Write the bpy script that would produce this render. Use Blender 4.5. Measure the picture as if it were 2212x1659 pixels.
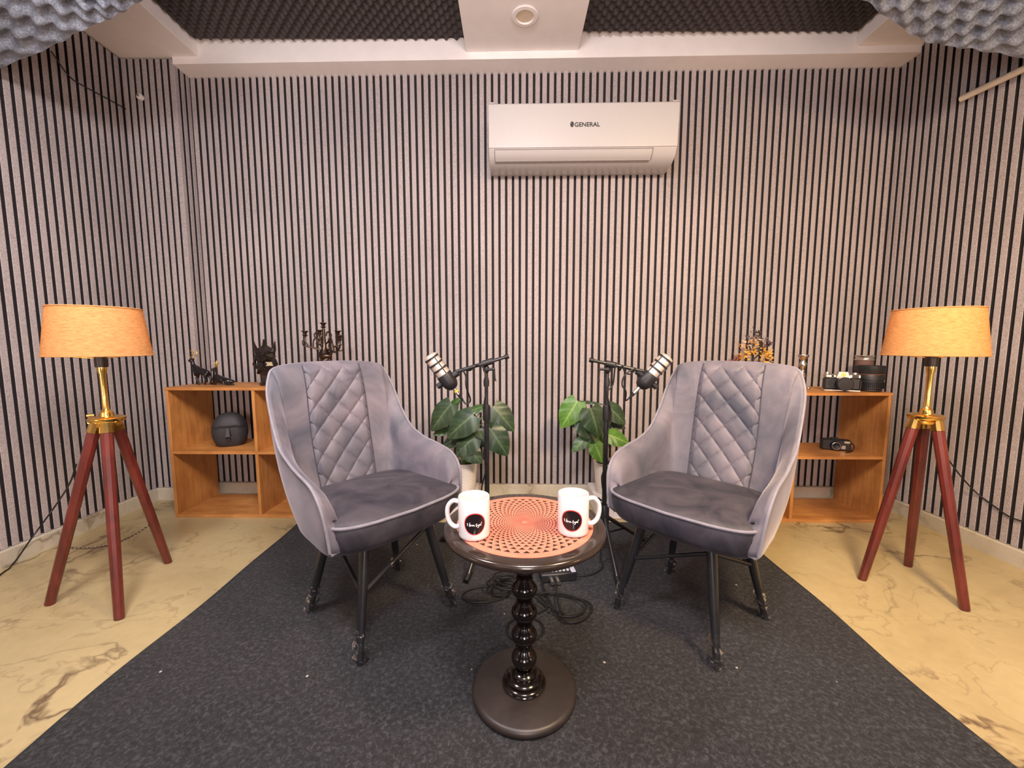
import bpy, math, random
from mathutils import Vector, Matrix, noise as mnoise
R = math.radians
random.seed(7)
for o in list(bpy.data.objects): bpy.data.objects.remove(o, do_unlink=True)
sc = bpy.context.scene
COL = sc.collection

# ------------------------------------------------------------------ camera
F, CX, CY, H = 868.0, 1106.0, 829.5, 0.9
PITCH = math.atan(85.5 / F)
cd = bpy.data.cameras.new('camera'); cam = bpy.data.objects.new('camera', cd); COL.objects.link(cam)
cam.location = (0, 0, H); cam.rotation_euler = (math.pi / 2 - PITCH, 0, 0)
cd.sensor_width = 36; cd.lens = F / 2212 * 36; cd.clip_start = 0.02
sc.camera = cam
# ------------------------------------------------------------------ world, lamps, exposure
w = bpy.data.worlds.new('world'); sc.world = w; w.use_nodes = True
w.node_tree.nodes['Background'].inputs[0].default_value = (0.9, 0.92, 1.0, 1)
w.node_tree.nodes['Background'].inputs[1].default_value = 0.02
sc.view_settings.view_transform = 'Standard'; sc.view_settings.look = 'None'
sc.view_settings.gamma = 1; sc.view_settings.exposure = 0.14; sc.view_settings.use_curve_mapping = False

def area(name, loc, aim, sx, sy, power, color, spread=180):
    l = bpy.data.lights.new(name, 'AREA'); l.shape = 'RECTANGLE'; l.size = sx; l.size_y = sy
    l.energy = power; l.color = color; l.spread = R(spread)
    o = bpy.data.objects.new(name, l); COL.objects.link(o); o.location = loc
    o.rotation_euler = (Vector(aim) - Vector(loc)).to_track_quat('-Z', 'Y').to_euler()
    return o
area('ceiling_panel_left', (-0.95, 0.70, 2.02), (-1.0, 1.7, 0), 0.28, 0.28, 26, (1.0, 0.92, 0.92))
area('ceiling_panel_middle', (0.05, 0.15, 2.12), (0.05, 1.5, 0.2), 0.4, 0.4, 36, (1.0, 0.86, 0.86))
area('ceiling_panel_right', (1.0, 0.35, 2.02), (1.05, 1.6, 0), 0.28, 0.28, 33, (1.0, 0.72, 0.42), 145)
area('softbox_center', (0.05, -0.9, 0.85), (0.05, 2.0, 2.2), 0.3, 0.7, 27, (1.0, 0.85, 0.84))
area('side_fill_left', (-1.15, -1.2, 1.15), (0.5, 2.2, 1.6), 0.8, 0.8, 3, (0.96, 0.95, 1.0))  # unseen fill light added behind the camera to lift the walls
area('side_fill_right', (1.15, -1.2, 1.15), (-1.3, 1.9, 1.6), 0.8, 0.8, 4, (0.96, 0.95, 1.0))  # matching added fill, aimed across to brighten the left wall
area('soffit_fill_left', (-1.75, 0.15, 0.65), (-1.5, 2.1, 2.4), 0.25, 0.5, 7, (1.0, 0.70, 0.56))  # low warm fill added out of view, aimed up at the left soffit
area('soffit_fill_right', (1.70, 0.1, 0.75), (1.2, 2.1, 2.2), 0.25, 0.5, 9, (1.0, 0.60, 0.40))  # low warm fill added out of view to brighten the right soffit

# ------------------------------------------------------------------ helpers
def ray(u, v):
    cp, sp = math.cos(PITCH), math.sin(PITCH); a = (u - CX) / F; b = -(v - CY) / F
    return Vector((a, cp + b * sp, -sp + b * cp))
def on_z(u, v, z):
    r = ray(u, v); t = (z - H) / r.z; return Vector((0, 0, H)) + r * t
def on_y(u, v, y):
    r = ray(u, v); t = y / r.y; return Vector((0, 0, H)) + r * t
def on_x(u, v, x):
    r = ray(u, v); t = x / r.x; return Vector((0, 0, H)) + r * t

def tag(o, label=None, cat=None, group=None, kind=None):
    if label: o['label'] = label
    if cat: o['category'] = cat
    if group: o['group'] = group
    if kind: o['kind'] = kind
    return o
def empty(name, loc=(0, 0, 0), rz=0, label=None, cat=None, group=None):
    o = bpy.data.objects.new(name, None); COL.objects.link(o); o.location = loc; o.rotation_euler = (0, 0, rz)
    o.empty_display_size = 0.05
    return tag(o, label, cat, group)
def copy_tree(o, parent=None):
    c = o.copy(); COL.objects.link(c); c.parent = parent
    for ch in list(o.children): copy_tree(ch, c)
    return c

def catmull(pts, n, closed=False):
    P = [Vector(p) for p in pts]; m = len(P); out = []
    segs = m if closed else m - 1
    for i in range(segs):
        if closed: a, b, c, d = P[(i - 1) % m], P[i], P[(i + 1) % m], P[(i + 2) % m]
        else:
            b, c = P[i], P[i + 1]
            a = P[i - 1] if i > 0 else b * 2 - c
            d = P[i + 2] if i + 2 < m else c * 2 - b
        for k in range(n):
            t = k / n
            out.append(0.5 * ((2 * b) + (c - a) * t + (2 * a - 5 * b + 4 * c - d) * t * t + (3 * b - a - 3 * c + d) * t ** 3))
    if not closed: out.append(P[-1])
    return out

class MB:
    def __init__(s): s.v = []; s.f = []; s.uv = None
    def add(s, vs, fs, M=None):
        b = len(s.v)
        s.v += [tuple(M @ Vector(p)) if M else tuple(p) for p in vs]
        s.f += [tuple(b + i for i in f) for f in fs]; return s
    def box(s, c, d, M=None, bev=0.0):
        x, y, z = d[0] / 2, d[1] / 2, d[2] / 2
        if bev <= 0:
            vs = [(c[0] + sx * x, c[1] + sy * y, c[2] + sz * z) for sz in (-1, 1) for sy in (-1, 1) for sx in (-1, 1)]
            fs = [(0, 2, 3, 1), (4, 5, 7, 6), (0, 1, 5, 4), (2, 6, 7, 3), (0, 4, 6, 2), (1, 3, 7, 5)]
            return s.add(vs, fs, M)
        b = min(bev, x * .99, y * .99, z * .99)
        lay = []
        for zz, ins in ((-z, b), (-z + b, 0), (z - b, 0), (z, b)):
            X, Y = x - ins, y - ins; bb = b if ins == 0 else b * .6
            lay.append([(c[0] + px, c[1] + py, c[2] + zz) for px, py in ((-X + bb, -Y), (X - bb, -Y), (X, -Y + bb), (X, Y - bb), (X - bb, Y), (-X + bb, Y), (-X, Y - bb), (-X, -Y + bb))])
        vs = [p for l in lay for p in l]; fs = []
        for i in range(3):
            for k in range(8): fs.append((i * 8 + k, i * 8 + (k + 1) % 8, (i + 1) * 8 + (k + 1) % 8, (i + 1) * 8 + k))
        fs.append(tuple(range(7, -1, -1))); fs.append(tuple(range(24, 32)))
        return s.add(vs, fs, M)
    def rings(s, rings, closed=True, cap0=True, cap1=True, M=None):
        n = len(rings[0]); vs = [p for r in rings for p in r]; fs = []
        for i in range(len(rings) - 1):
            for k in range(n if closed else n - 1):
                k2 = (k + 1) % n
                fs.append((i * n + k, i * n + k2, (i + 1) * n + k2, (i + 1) * n + k))
        if cap0: fs.append(tuple(range(n - 1, -1, -1)))
        if cap1: fs.append(tuple((len(rings) - 1) * n + k for k in range(n)))
        return s.add(vs, fs, M)
    def lathe(s, prof, seg=32, M=None, cap0=True, cap1=True):
        rr = [[(r * math.cos(2 * math.pi * k / seg), r * math.sin(2 * math.pi * k / seg), z) for k in range(seg)] for r, z in prof]
        return s.rings(rr, True, cap0, cap1, M)
    def tube(s, pts, rad, seg=8, closed=False, M=None, flat=1.0):
        P = [Vector(p) for p in pts]; n = len(P)
        T = []
        for i in range(n):
            a = P[(i - 1) % n] if closed or i > 0 else P[0]; b = P[(i + 1) % n] if closed or i < n - 1 else P[-1]
            t = b - a; T.append(t.normalized() if t.length > 1e-9 else Vector((0, 0, 1)))
        up = Vector((0, 0, 1)) if abs(T[0].z) < .9 else Vector((1, 0, 0))
        N = (up - T[0] * up.dot(T[0])).normalized(); rr = []
        for i in range(n):
            N = N - T[i] * N.dot(T[i]); N = N.normalized() if N.length > 1e-6 else Vector((1, 0, 0))
            B = T[i].cross(N); r = rad[i] if isinstance(rad, (list, tuple)) else rad
            rr.append([tuple(P[i] + (N * math.cos(2 * math.pi * k / seg) + B * flat * math.sin(2 * math.pi * k / seg)) * r) for k in range(seg)])
        if closed: rr.append(rr[0]); return s.rings(rr, True, False, False, M)
        return s.rings(rr, True, True, True, M)
    def ellipsoid(s, c, d, su=16, sv=10, M=None, fn=None):
        vs = []; fs = []
        for j in range(1, sv):
            th = math.pi * j / sv
            for i in range(su):
                ph = 2 * math.pi * i / su
                p = Vector((math.sin(th) * math.cos(ph), math.sin(th) * math.sin(ph), math.cos(th)))
                if fn: p = fn(p)
                vs.append((c[0] + p.x * d[0], c[1] + p.y * d[1], c[2] + p.z * d[2]))
        pt = Vector((0, 0, 1)); pb = Vector((0, 0, -1))
        if fn: pt = fn(pt); pb = fn(pb)
        vs.append((c[0] + pt.x * d[0], c[1] + pt.y * d[1], c[2] + pt.z * d[2])); vs.append((c[0] + pb.x * d[0], c[1] + pb.y * d[1], c[2] + pb.z * d[2]))
        a, b = len(vs) - 2, len(vs) - 1
        for j in range(sv - 2):
            for i in range(su): fs.append((j * su + i, (j + 1) * su + i, (j + 1) * su + (i + 1) % su, j * su + (i + 1) % su))
        for i in range(su):
            fs.append((a, i, (i + 1) % su)); fs.append((b, (sv - 2) * su + (i + 1) % su, (sv - 2) * su + i))
        return s.add(vs, fs, M)
    def grid(s, fn, nu, nv, M=None):
        vs = [tuple(fn(i / nu, j / nv)) for j in range(nv + 1) for i in range(nu + 1)]
        fs = [(j * (nu + 1) + i, j * (nu + 1) + i + 1, (j + 1) * (nu + 1) + i + 1, (j + 1) * (nu + 1) + i) for j in range(nv) for i in range(nu)]
        return s.add(vs, fs, M)
    def mesh(s, name, mat, smooth=True, sharp=40):
        me = bpy.data.meshes.new(name); me.from_pydata(s.v, [], s.f); me.validate(); me.update()
        if mat: me.materials.append(mat)
        if smooth:
            me.polygons.foreach_set('use_smooth', [True] * len(me.polygons))
            try: me.set_sharp_from_angle(angle=R(sharp))
            except Exception: pass
        return me
    def build(s, name, mat, parent=None, smooth=True, sharp=40, label=None):
        o = bpy.data.objects.new(name, s.mesh(name, mat, smooth, sharp)); COL.objects.link(o); o.parent = parent
        if label: o['label'] = label
        return o

def T(x, y, z): return Matrix.Translation((x, y, z))
def RX(a): return Matrix.Rotation(R(a), 4, 'X')
def RY(a): return Matrix.Rotation(R(a), 4, 'Y')
def RZ(a): return Matrix.Rotation(R(a), 4, 'Z')

def skin(name, verts, edges, radii, mat, parent, sub=2):
    me = bpy.data.meshes.new(name); me.from_pydata(verts, edges, []); me.materials.append(mat)
    o = bpy.data.objects.new(name, me); COL.objects.link(o); o.parent = parent
    m = o.modifiers.new('skin', 'SKIN'); m.use_smooth_shade = True
    layer = me.skin_vertices[0].data if me.skin_vertices else None
    if layer is None:
        me.attributes.new  # skin layer is created by the modifier below
    if layer:
        for i, r in enumerate(radii): layer[i].radius = (r, r) if not isinstance(r, tuple) else r
        layer[0].use_root = True
    s = o.modifiers.new('sub', 'SUBSURF'); s.levels = sub; s.render_levels = sub
    return o

# ------------------------------------------------------------------ materials
def new_mat(name):
    m = bpy.data.materials.new(name); m.use_nodes = True; nt = m.node_tree
    return m, nt, nt.nodes['Principled BSDF']
def setp(b, **kw):
    for k, v in kw.items():
        k = k.replace('_', ' ')
        if k in b.inputs: b.inputs[k].default_value = v
def N(nt, t, **kw):
    n = nt.nodes.new(t)
    for k, v in kw.items(): setattr(n, k, v)
    return n
def coords(nt, scale=(1, 1, 1), obj=False):
    if obj: src = N(nt, 'ShaderNodeTexCoord').outputs['Object']
    else: src = N(nt, 'ShaderNodeNewGeometry').outputs['Position']
    mp = N(nt, 'ShaderNodeMapping'); mp.inputs['Scale'].default_value = scale
    nt.links.new(src, mp.inputs[0]); return mp.outputs[0]
def noise_tex(nt, vec, scale, detail=3, rough=.55, dist=0):
    n = N(nt, 'ShaderNodeTexNoise'); n.inputs['Scale'].default_value = scale; n.inputs['Detail'].default_value = detail
    n.inputs['Roughness'].default_value = rough; n.inputs['Distortion'].default_value = dist
    nt.links.new(vec, n.inputs['Vector']); return n.outputs['Fac']
def ramp(nt, fac, stops):
    r = N(nt, 'ShaderNodeValToRGB'); e = r.color_ramp.elements
    while len(e) < len(stops): e.new(0.5)
    for el, (p, c) in zip(e, stops): el.position = p; el.color = (*c, 1)
    nt.links.new(fac, r.inputs[0]); return r.outputs[0]
def mixc(nt, fac, a, b, mode='MIX'):
    m = N(nt, 'ShaderNodeMix', data_type='RGBA', blend_type=mode)
    for inp, v in ((0, fac), (6, a), (7, b)):
        if hasattr(v, 'links'): nt.links.new(v, m.inputs[inp])
        else: m.inputs[inp].default_value = v if inp == 0 else (*v, 1)
    return m.outputs[2]
def bump(nt, b, h, strength=.3, dist=.002):
    n = N(nt, 'ShaderNodeBump'); n.inputs['Strength'].default_value = strength; n.inputs['Distance'].default_value = dist
    nt.links.new(h, n.inputs['Height']); nt.links.new(n.outputs[0], b.inputs['Normal'])
def plain(name, col, rough=.5, metal=0.0, var=0.12, vs=40, bs=0, **kw):
    m, nt, b = new_mat(name); setp(b, Roughness=rough, Metallic=metal, **kw)
    f = noise_tex(nt, coords(nt, obj=True), vs, 3)
    lo = tuple(c * (1 - var) for c in col); hi = tuple(min(1, c * (1 + var)) for c in col)
    nt.links.new(ramp(nt, f, [(.3, lo), (.7, hi)]), b.inputs['Base Color'])
    if bs: bump(nt, b, f, bs, .002)
    return m
M = {}
def felt(name, lo, hi, sc=420, big=2.0):
    m, nt, b = new_mat(name); setp(b, Roughness=.9); v = coords(nt)
    f = noise_tex(nt, v, sc, 2, .7); g = noise_tex(nt, v, big, 2)
    c = ramp(nt, f, [(.3, lo), (.72, hi)])
    c2 = mixc(nt, .18, c, ramp(nt, g, [(.35, lo), (.65, hi)]))
    nt.links.new(c2, b.inputs['Base Color']); bump(nt, b, f, .35, .001); return m
M['slat'] = felt('slat_felt', (.20, .175, .172), (.55, .485, .475), 300)
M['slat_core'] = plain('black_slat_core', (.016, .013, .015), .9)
M['backing'] = plain('black_backing', (.020, .015, .017), .9)
M['foam'] = felt('black_foam', (.035, .030, .031), (.085, .072, .073), 300)
M['foam_grey'] = felt('grey_foam', (.09, .102, .13), (.31, .34, .40), 160, 6)
M['white'] = plain('white_paint', (.86, .82, .79), .6, var=.03, vs=12)
M['dark_wall'] = plain('dark_wall_paint', (.16, .15, .15), .8, var=.05)
M['ac_white'] = plain('ac_plastic', (.46, .445, .435), .3, var=.01)
M['ac_line'] = plain('ac_shadow_line', (.22, .19, .18), .5)
M['ac_flap'] = plain('ac_flap_plastic', (.45, .43, .42), .38, var=.01)
M['logo'] = plain('logo_black', (.01, .01, .012), .5)

def marble(name, base, warm, vein):
    m, nt, b = new_mat(name); setp(b, Roughness=.32); v = coords(nt, (1, 1.0, 1))
    wp = N(nt, 'ShaderNodeTexNoise'); wp.inputs['Scale'].default_value = 1.6; wp.inputs['Detail'].default_value = 5
    nt.links.new(v, wp.inputs['Vector'])
    add = N(nt, 'ShaderNodeMix', data_type='VECTOR'); add.inputs[0].default_value = .42
    nt.links.new(v, add.inputs[4]); nt.links.new(wp.outputs['Color'], add.inputs[5])
    vv = add.outputs[1]
    def vein_mask(scale, wid, detail=4):
        f = noise_tex(nt, vv, scale, detail, .5)
        s = N(nt, 'ShaderNodeMath', operation='SUBTRACT'); nt.links.new(f, s.inputs[0]); s.inputs[1].default_value = .5
        a = N(nt, 'ShaderNodeMath', operation='ABSOLUTE'); nt.links.new(s.outputs[0], a.inputs[0])
        return ramp(nt, a.outputs[0], [(0, (1, 1, 1)), (wid, (0, 0, 0))])
    c = ramp(nt, noise_tex(nt, vv, 3.2, 4), [(.3, warm), (.55, base), (.75, tuple(min(1, x * 1.12) for x in base))])
    fine = ramp(nt, noise_tex(nt, v, 30, 4, .7), [(.35, (.86, .86, .84)), (.65, (1, 1, 1))])
    c = mixc(nt, .6, c, fine, 'MULTIPLY')
    gate = ramp(nt, noise_tex(nt, v, 2.1, 2), [(.42, (0, 0, 0)), (.62, (1, 1, 1))])
    k1 = N(nt, 'ShaderNodeMath', operation='MULTIPLY'); nt.links.new(vein_mask(2.6, .010, 6), k1.inputs[0]); nt.links.new(gate, k1.inputs[1])
    k1b = N(nt, 'ShaderNodeMath', operation='MULTIPLY'); nt.links.new(k1.outputs[0], k1b.inputs[0]); k1b.inputs[1].default_value = .88
    c = mixc(nt, k1b.outputs[0], c, vein)
    k2 = N(nt, 'ShaderNodeMath', operation='MULTIPLY'); nt.links.new(vein_mask(6.5, .012), k2.inputs[0]); k2.inputs[1].default_value = .28
    c = mixc(nt, k2.outputs[0], c, tuple(x * 1.4 for x in vein))
    nt.links.new(c, b.inputs['Base Color']); return m
M['marble'] = marble('cream_marble', (.46, .375, .20), (.37, .29, .15), (.085, .047, .028))
M['marble_base'] = marble('skirting_marble', (.54, .50, .40), (.44, .39, .30), (.22, .18, .13))
M['grout'] = plain('grout', (.32, .26, .18), .9)

def rug_mat():
    m, nt, b = new_mat('charcoal_carpet'); setp(b, Roughness=.95, Sheen_Weight=.06); v = coords(nt)
    f = noise_tex(nt, v, 95, 4, .75, .6); g = noise_tex(nt, v, 5, 3)
    c = ramp(nt, f, [(.36, (.0025, .0027, .0038)), (.50, (.014, .0148, .018)), (.64, (.060, .062, .072))])
    c = mixc(nt, .35, c, ramp(nt, g, [(.3, (.005, .0058, .009)), (.7, (.019, .0185, .0205))]))
    vo = N(nt, 'ShaderNodeTexVoronoi'); vo.inputs['Scale'].default_value = 11; nt.links.new(v, vo.inputs['Vector'])
    sp = ramp(nt, vo.outputs['Distance'], [(0.0, (1, 1, 1)), (.03, (1, 1, 1)), (.045, (0, 0, 0))])
    c = mixc(nt, sp, c, (.45, .42, .38))
    nt.links.new(c, b.inputs['Base Color']); bump(nt, b, f, .9, .004); return m
M['rug'] = rug_mat()
M['rug_edge'] = plain('carpet_binding', (.012, .013, .018), .9)

def velvet(name, lo, hi, sc=5.5, sheen=.4):
    m, nt, b = new_mat(name); setp(b, Roughness=.62, Sheen_Weight=sheen, Sheen_Roughness=.35, Sheen_Tint=(.85, .8, .88, 1))
    v = coords(nt); f = noise_tex(nt, v, sc, 4, .6, .8); g = noise_tex(nt, v, 300, 2)
    c = ramp(nt, f, [(.30, lo), (.50, tuple((a + b_) / 2 for a, b_ in zip(lo, hi))), (.68, hi)])
    nt.links.new(c, b.inputs['Base Color']); bump(nt, b, g, .12, .0006); return m
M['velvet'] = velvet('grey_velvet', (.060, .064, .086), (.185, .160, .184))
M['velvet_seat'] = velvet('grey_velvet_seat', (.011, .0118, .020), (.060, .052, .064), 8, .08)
M['piping'] = plain('velvet_piping', (.19, .18, .215), .6, Sheen_Weight=.3)
M['seam'] = plain('seam_thread', (.045, .043, .058), .8)
M['black_metal'] = plain('black_metal', (.012, .012, .014), .35, 0.0, Coat_Weight=.2)
M['black_plastic'] = plain('black_plastic', (.014, .014, .016), .45)
M['black_rubber'] = plain('black_rubber', (.005, .005, .006), .5)
M['matte_black'] = plain('matte_black_ceramic', (.022, .022, .026), .62, bs=.1)
M['gloss_black'] = plain('gloss_black_resin', (.010, .009, .010), .18)
M['carved'] = plain('carved_dark_wood', (.016, .011, .010), .22, var=.3)
M['gold'] = plain('gold_paint', (.95, .60, .12), .28, 1.0)
M['brass'] = plain('brass', (.90, .58, .16), .22, 1.0)
M['bronze'] = plain('dark_bronze', (.10, .07, .055), .35, 1.0, var=.35)
M['silver'] = plain('silver', (.72, .68, .62), .22, 1.0)
M['chrome'] = plain('satin_chrome', (.75, .73, .70), .3, 1.0)
M['mesh_silver'] = plain('mic_grille', (.70, .60, .52), .45, .6, var=.2, vs=600)
M['yellow'] = plain('yellow_ring', (.9, .6, .03), .4)
M['brown_ring'] = plain('brown_rubber', (.13, .07, .06), .7)
M['white_glaze'] = plain('white_ceramic', (.66, .65, .65), .12, var=.01, Coat_Weight=.4)
M['print_black'] = plain('mug_print_black', (.012, .008, .010), .15)
M['print_red'] = plain('mug_print_red', (.70, .05, .05), .2)
M['print_white'] = plain('mug_print_white', (.9, .88, .86), .3)
M['soil'] = plain('potting_soil', (.03, .02, .015), .9, bs=.5)
M['block'] = plain('white_block', (.74, .70, .66), .7, var=.08, vs=30, bs=.3)
M['pipe'] = plain('ivory_plastic', (.72, .62, .47), .45, var=.05)
M['stem'] = plain('plant_stem', (.12, .22, .05), .5)
M['foot_pad'] = plain('foot_pad', (.01, .01, .01), .8)
M['key_white'] = plain('pale_keys', (.55, .56, .62), .4)
M['bark'] = plain('dry_twig', (.03, .016, .012), .8)
for nm, c in (('leaf_gold', (.62, .33, .05)), ('leaf_tan', (.58, .36, .22)), ('leaf_plum', (.075, .05, .055)), ('leaf_rust', (.20, .055, .03))): M[nm] = plain(nm, c, .6, var=.35, vs=90)

def wood(name, lo, mid, hi, grain=(6, 60, 60), rough=.5, coat=0.0):
    m, nt, b = new_mat(name); setp(b, Roughness=rough, Coat_Weight=coat, Coat_Roughness=.15)
    v = coords(nt, grain, obj=True); f = noise_tex(nt, v, 1.0, 5, .65, .6); g = noise_tex(nt, coords(nt, (9, 9, 9), obj=True), 1, 3)
    c = ramp(nt, f, [(.3, lo), (.5, mid), (.7, hi)])
    c = mixc(nt, .35, c, ramp(nt, g, [(.35, lo), (.65, hi)]))
    nt.links.new(c, b.inputs['Base Color']); return m
M['ply_h'] = wood('orange_ply_flat', (.30, .115, .027), (.46, .195, .050), (.58, .275, .08), (5, 55, 55))
M['ply_v'] = wood('orange_ply_upright', (.30, .115, .027), (.46, .195, .050), (.58, .275, .08), (55, 55, 5))
M['mahogany'] = wood('red_mahogany', (.055, .008, .006), (.105, .014, .010), (.16, .024, .015), (40, 40, 4), .38, .3)
M['table_black'] = plain('dark_lacquer', (.026, .017, .013), .2, var=.2, Coat_Weight=.35, Coat_Roughness=.1)
M['post_black'] = plain('black_lacquer', (.007, .005, .0045), .14, var=.2)
M['table_base'] = plain('dark_lacquer_worn', (.024, .018, .016), .42, var=.25, vs=25)
M['coral'] = plain('coral_print', (.62, .19, .125), .7, var=.1, vs=60, Specular_IOR_Level=.15)
M['coral_ink'] = plain('black_print', (.03, .018, .015), .7, Specular_IOR_Level=.15)

def shade_mat():
    m, nt, b = new_mat('linen_shade'); nt.nodes.remove(b); out = nt.nodes['Material Output']
    v = coords(nt, (60, 60, 300), obj=True); f = noise_tex(nt, v, 1.0, 3)
    c = ramp(nt, f, [(.3, (.60, .32, .12)), (.7, (.80, .47, .20))])
    d = N(nt, 'ShaderNodeBsdfDiffuse'); t = N(nt, 'ShaderNodeBsdfTranslucent'); mx = N(nt, 'ShaderNodeMixShader'); mx.inputs[0].default_value = .38
    nt.links.new(c, d.inputs[0]); nt.links.new(c, t.inputs[0]); nt.links.new(d.outputs[0], mx.inputs[1]); nt.links.new(t.outputs[0], mx.inputs[2])
    nt.links.new(mx.outputs[0], out.inputs[0]); return m
M['shade'] = shade_mat()
def film():
    m, nt, b = new_mat('clear_plastic_film'); nt.nodes.remove(b); out = nt.nodes['Material Output']
    tr = N(nt, 'ShaderNodeBsdfTransparent'); gl = N(nt, 'ShaderNodeBsdfGlossy'); gl.inputs['Roughness'].default_value = .12
    lw = N(nt, 'ShaderNodeLayerWeight'); lw.inputs[0].default_value = .22
    bn = N(nt, 'ShaderNodeBump'); bn.inputs['Strength'].default_value = .7; bn.inputs['Distance'].default_value = .006
    nt.links.new(noise_tex(nt, coords(nt), 70, 2), bn.inputs['Height']); nt.links.new(bn.outputs[0], gl.inputs['Normal'])
    mx = N(nt, 'ShaderNodeMixShader'); nt.links.new(lw.outputs['Fresnel'], mx.inputs[0]); nt.links.new(tr.outputs[0], mx.inputs[1]); nt.links.new(gl.outputs[0], mx.inputs[2])
    nt.links.new(mx.outputs[0], out.inputs[0]); return m
M['film'] = film()
def bulb_mat():
    m, nt, b = new_mat('warm_bulb'); setp(b, Base_Color=(1, .8, .5, 1), Emission_Color=(1, .62, .28, 1), Emission_Strength=4.0); return m
M['bulb'] = bulb_mat()
def leaf_mat(name, dark, light, vein):
    m, nt, b = new_mat(name); setp(b, Roughness=.36)
    at = N(nt, 'ShaderNodeAttribute'); at.attribute_name = 'vein'
    f = noise_tex(nt, coords(nt, obj=True), 3.5, 2)
    c = ramp(nt, f, [(.3, dark), (.75, light)])
    nt.links.new(mixc(nt, at.outputs['Fac'], c, vein), b.inputs['Base Color']); return m
M['leaf'] = leaf_mat('dark_leaf', (.012, .030, .014), (.035, .070, .030), (.10, .16, .07))
M['leaf_bright'] = leaf_mat('bright_leaf', (.045, .13, .012), (.10, .24, .03), (.25, .40, .09))
M['leaf_mid'] = leaf_mat('mid_leaf', (.025, .065, .02), (.06, .13, .04), (.16, .26, .08))
def pot_mat():
    m, nt, b = new_mat('woven_white_pot'); setp(b, Roughness=.55)
    wv = N(nt, 'ShaderNodeTexWave'); wv.inputs['Scale'].default_value = 38; wv.bands_direction = 'Z'; wv.inputs['Distortion'].default_value = 2.5
    nt.links.new(coords(nt, obj=True), wv.inputs['Vector'])
    nt.links.new(ramp(nt, wv.outputs['Fac'], [(0, (.62, .56, .50)), (.6, (.80, .74, .68))]), b.inputs['Base Color']); bump(nt, b, wv.outputs['Fac'], .5, .003); return m
M['pot'] = pot_mat()

# ------------------------------------------------------------------ the setting
XW = 2.065                                   # side wall face
KB = 0.084 / 3.707
def back_y(x): return 2.375 - (x + 1.787) * KB
AB = -math.atan(KB)
ZL, ZU, ZC = 2.368, 2.404, 2.50              # beam underside, soffit underside, ceiling
YF = -1.7                                    # wall behind the camera
PIT, SW, SD = 0.0383, 0.0250, 0.012          # slat pitch, width, depth
BBH = 0.07

def struct(name, mb, mat, parent=None, label=None, smooth=False):
    o = mb.build(name, mat, parent, smooth); tag(o, label, None, None, 'structure'); return o

fl = struct('floor', MB().box((0, .4, -.06), (4.9, 4.9, .08)), M['grout'], label='cream veined marble floor around the dark carpet')
tile = MB().box((0, 0, -.0105), (1.1985, 1.1985, .021), bev=.0012).mesh('tile', M['marble'], False)
for i in range(-2, 3):
    for j in range(-2, 2):
        o = bpy.data.objects.new('tile', tile); COL.objects.link(o); o.parent = fl; o.location = (.2 + 1.2 * i - .6 + .0, 1.24 + .6 + 1.2 * (j), 0)

slat_me = MB().box((0, SD / 2, 1.19), (SW, SD, 2.38), bev=.0015).mesh('slat', M['slat'], False)
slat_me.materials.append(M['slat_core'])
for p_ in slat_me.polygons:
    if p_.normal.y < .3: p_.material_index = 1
def slat_row(wall, p0, p1, phase=0.0, z0=BBH, z1=ZL + .03, pitch=PIT):
    # slats from p0 to p1, standing proud to the left-hand side of the direction p0->p1
    a, b = Vector(p0), Vector(p1); d = b - a; L = d.length; d.normalize(); ang = math.atan2(d.y, d.x)
    n = int((L - phase - SW / 2) / pitch) + 1
    for k in range(n):
        s = phase + k * pitch
        if s < SW * .45: continue
        p = a + d * s
        o = bpy.data.objects.new('slat', slat_me); COL.objects.link(o); o.parent = wall
        o.location = (p.x, p.y, z0 + .0005); o.rotation_euler = (0, 0, ang); o.scale = (1, 1, (z1 - z0) / 2.38)
# back wall: backing face SD behind the slat face
def wall_box(p0, p1, thick, z0, z1):
    a, b = Vector(p0), Vector(p1); d = (b - a).normalized(); n = Vector((-d.y, d.x))     # left-hand normal = into the room
    q = [a, b, b - n * thick, a - n * thick]
    mb = MB(); mb.rings([[(p.x, p.y, z0) for p in q], [(p.x, p.y, z1) for p in q]]); return mb
XR = XW
# direction p0->p1 with the room on its left: back wall runs right to left
bR, bL = (XR, back_y(XR) + SD), (-1.786, back_y(-1.786) + SD)
wb = struct('wall_back', wall_box((XR + .25, back_y(XR + .25) + SD), (-XW - .2, back_y(-XW - .2) + SD), .1, -.02, 2.6), M['backing'], label='back wall panelled with narrow vertical grey felt slats')
Lb = (Vector(bR) - Vector(bL)).length; nb = round((Lb - SW - .012) / PIT)
slat_row(wb, bR, bL, phase=SW / 2 + .006, pitch=(Lb - SW - .012) / nb - 1e-6)
yc = 2.275                                     # face of the corner pier
wl = struct('wall_left', wall_box((-XW - SD, 2.36), (-XW - SD, YF), .1, -.02, 2.6), M['backing'], label='left wall panelled with vertical grey felt slats')
slat_row(wl, (-XW - SD, yc + .002), (-XW - SD, -.35), phase=.0255)
wp = struct('wall_pier', MB().box((-(XW + 1.785) / 2 - .02, (yc + SD + 2.42) / 2, 1.29), (XW - 1.785 + .01 - .0, 2.42 - yc - SD, 2.62)), M['backing'], label='shallow corner pier covered in grey felt slats')
slat_row(wp, (-1.785, yc + SD), (-XW - .001, yc + SD), phase=.0135, pitch=(XW - 1.785 - .0268) / 7)
slat_row(wp, (-1.797, 2.385), (-1.797, yc - .0002), phase=.0199, pitch=.0383)
wr = struct('wall_right', wall_box((XR + SD, YF), (XR + SD, 2.34), .1, -.02, 2.6), M['backing'], label='right wall panelled with vertical grey felt slats')
n_r = int((back_y(XR) - (-.35)) / PIT)
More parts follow.
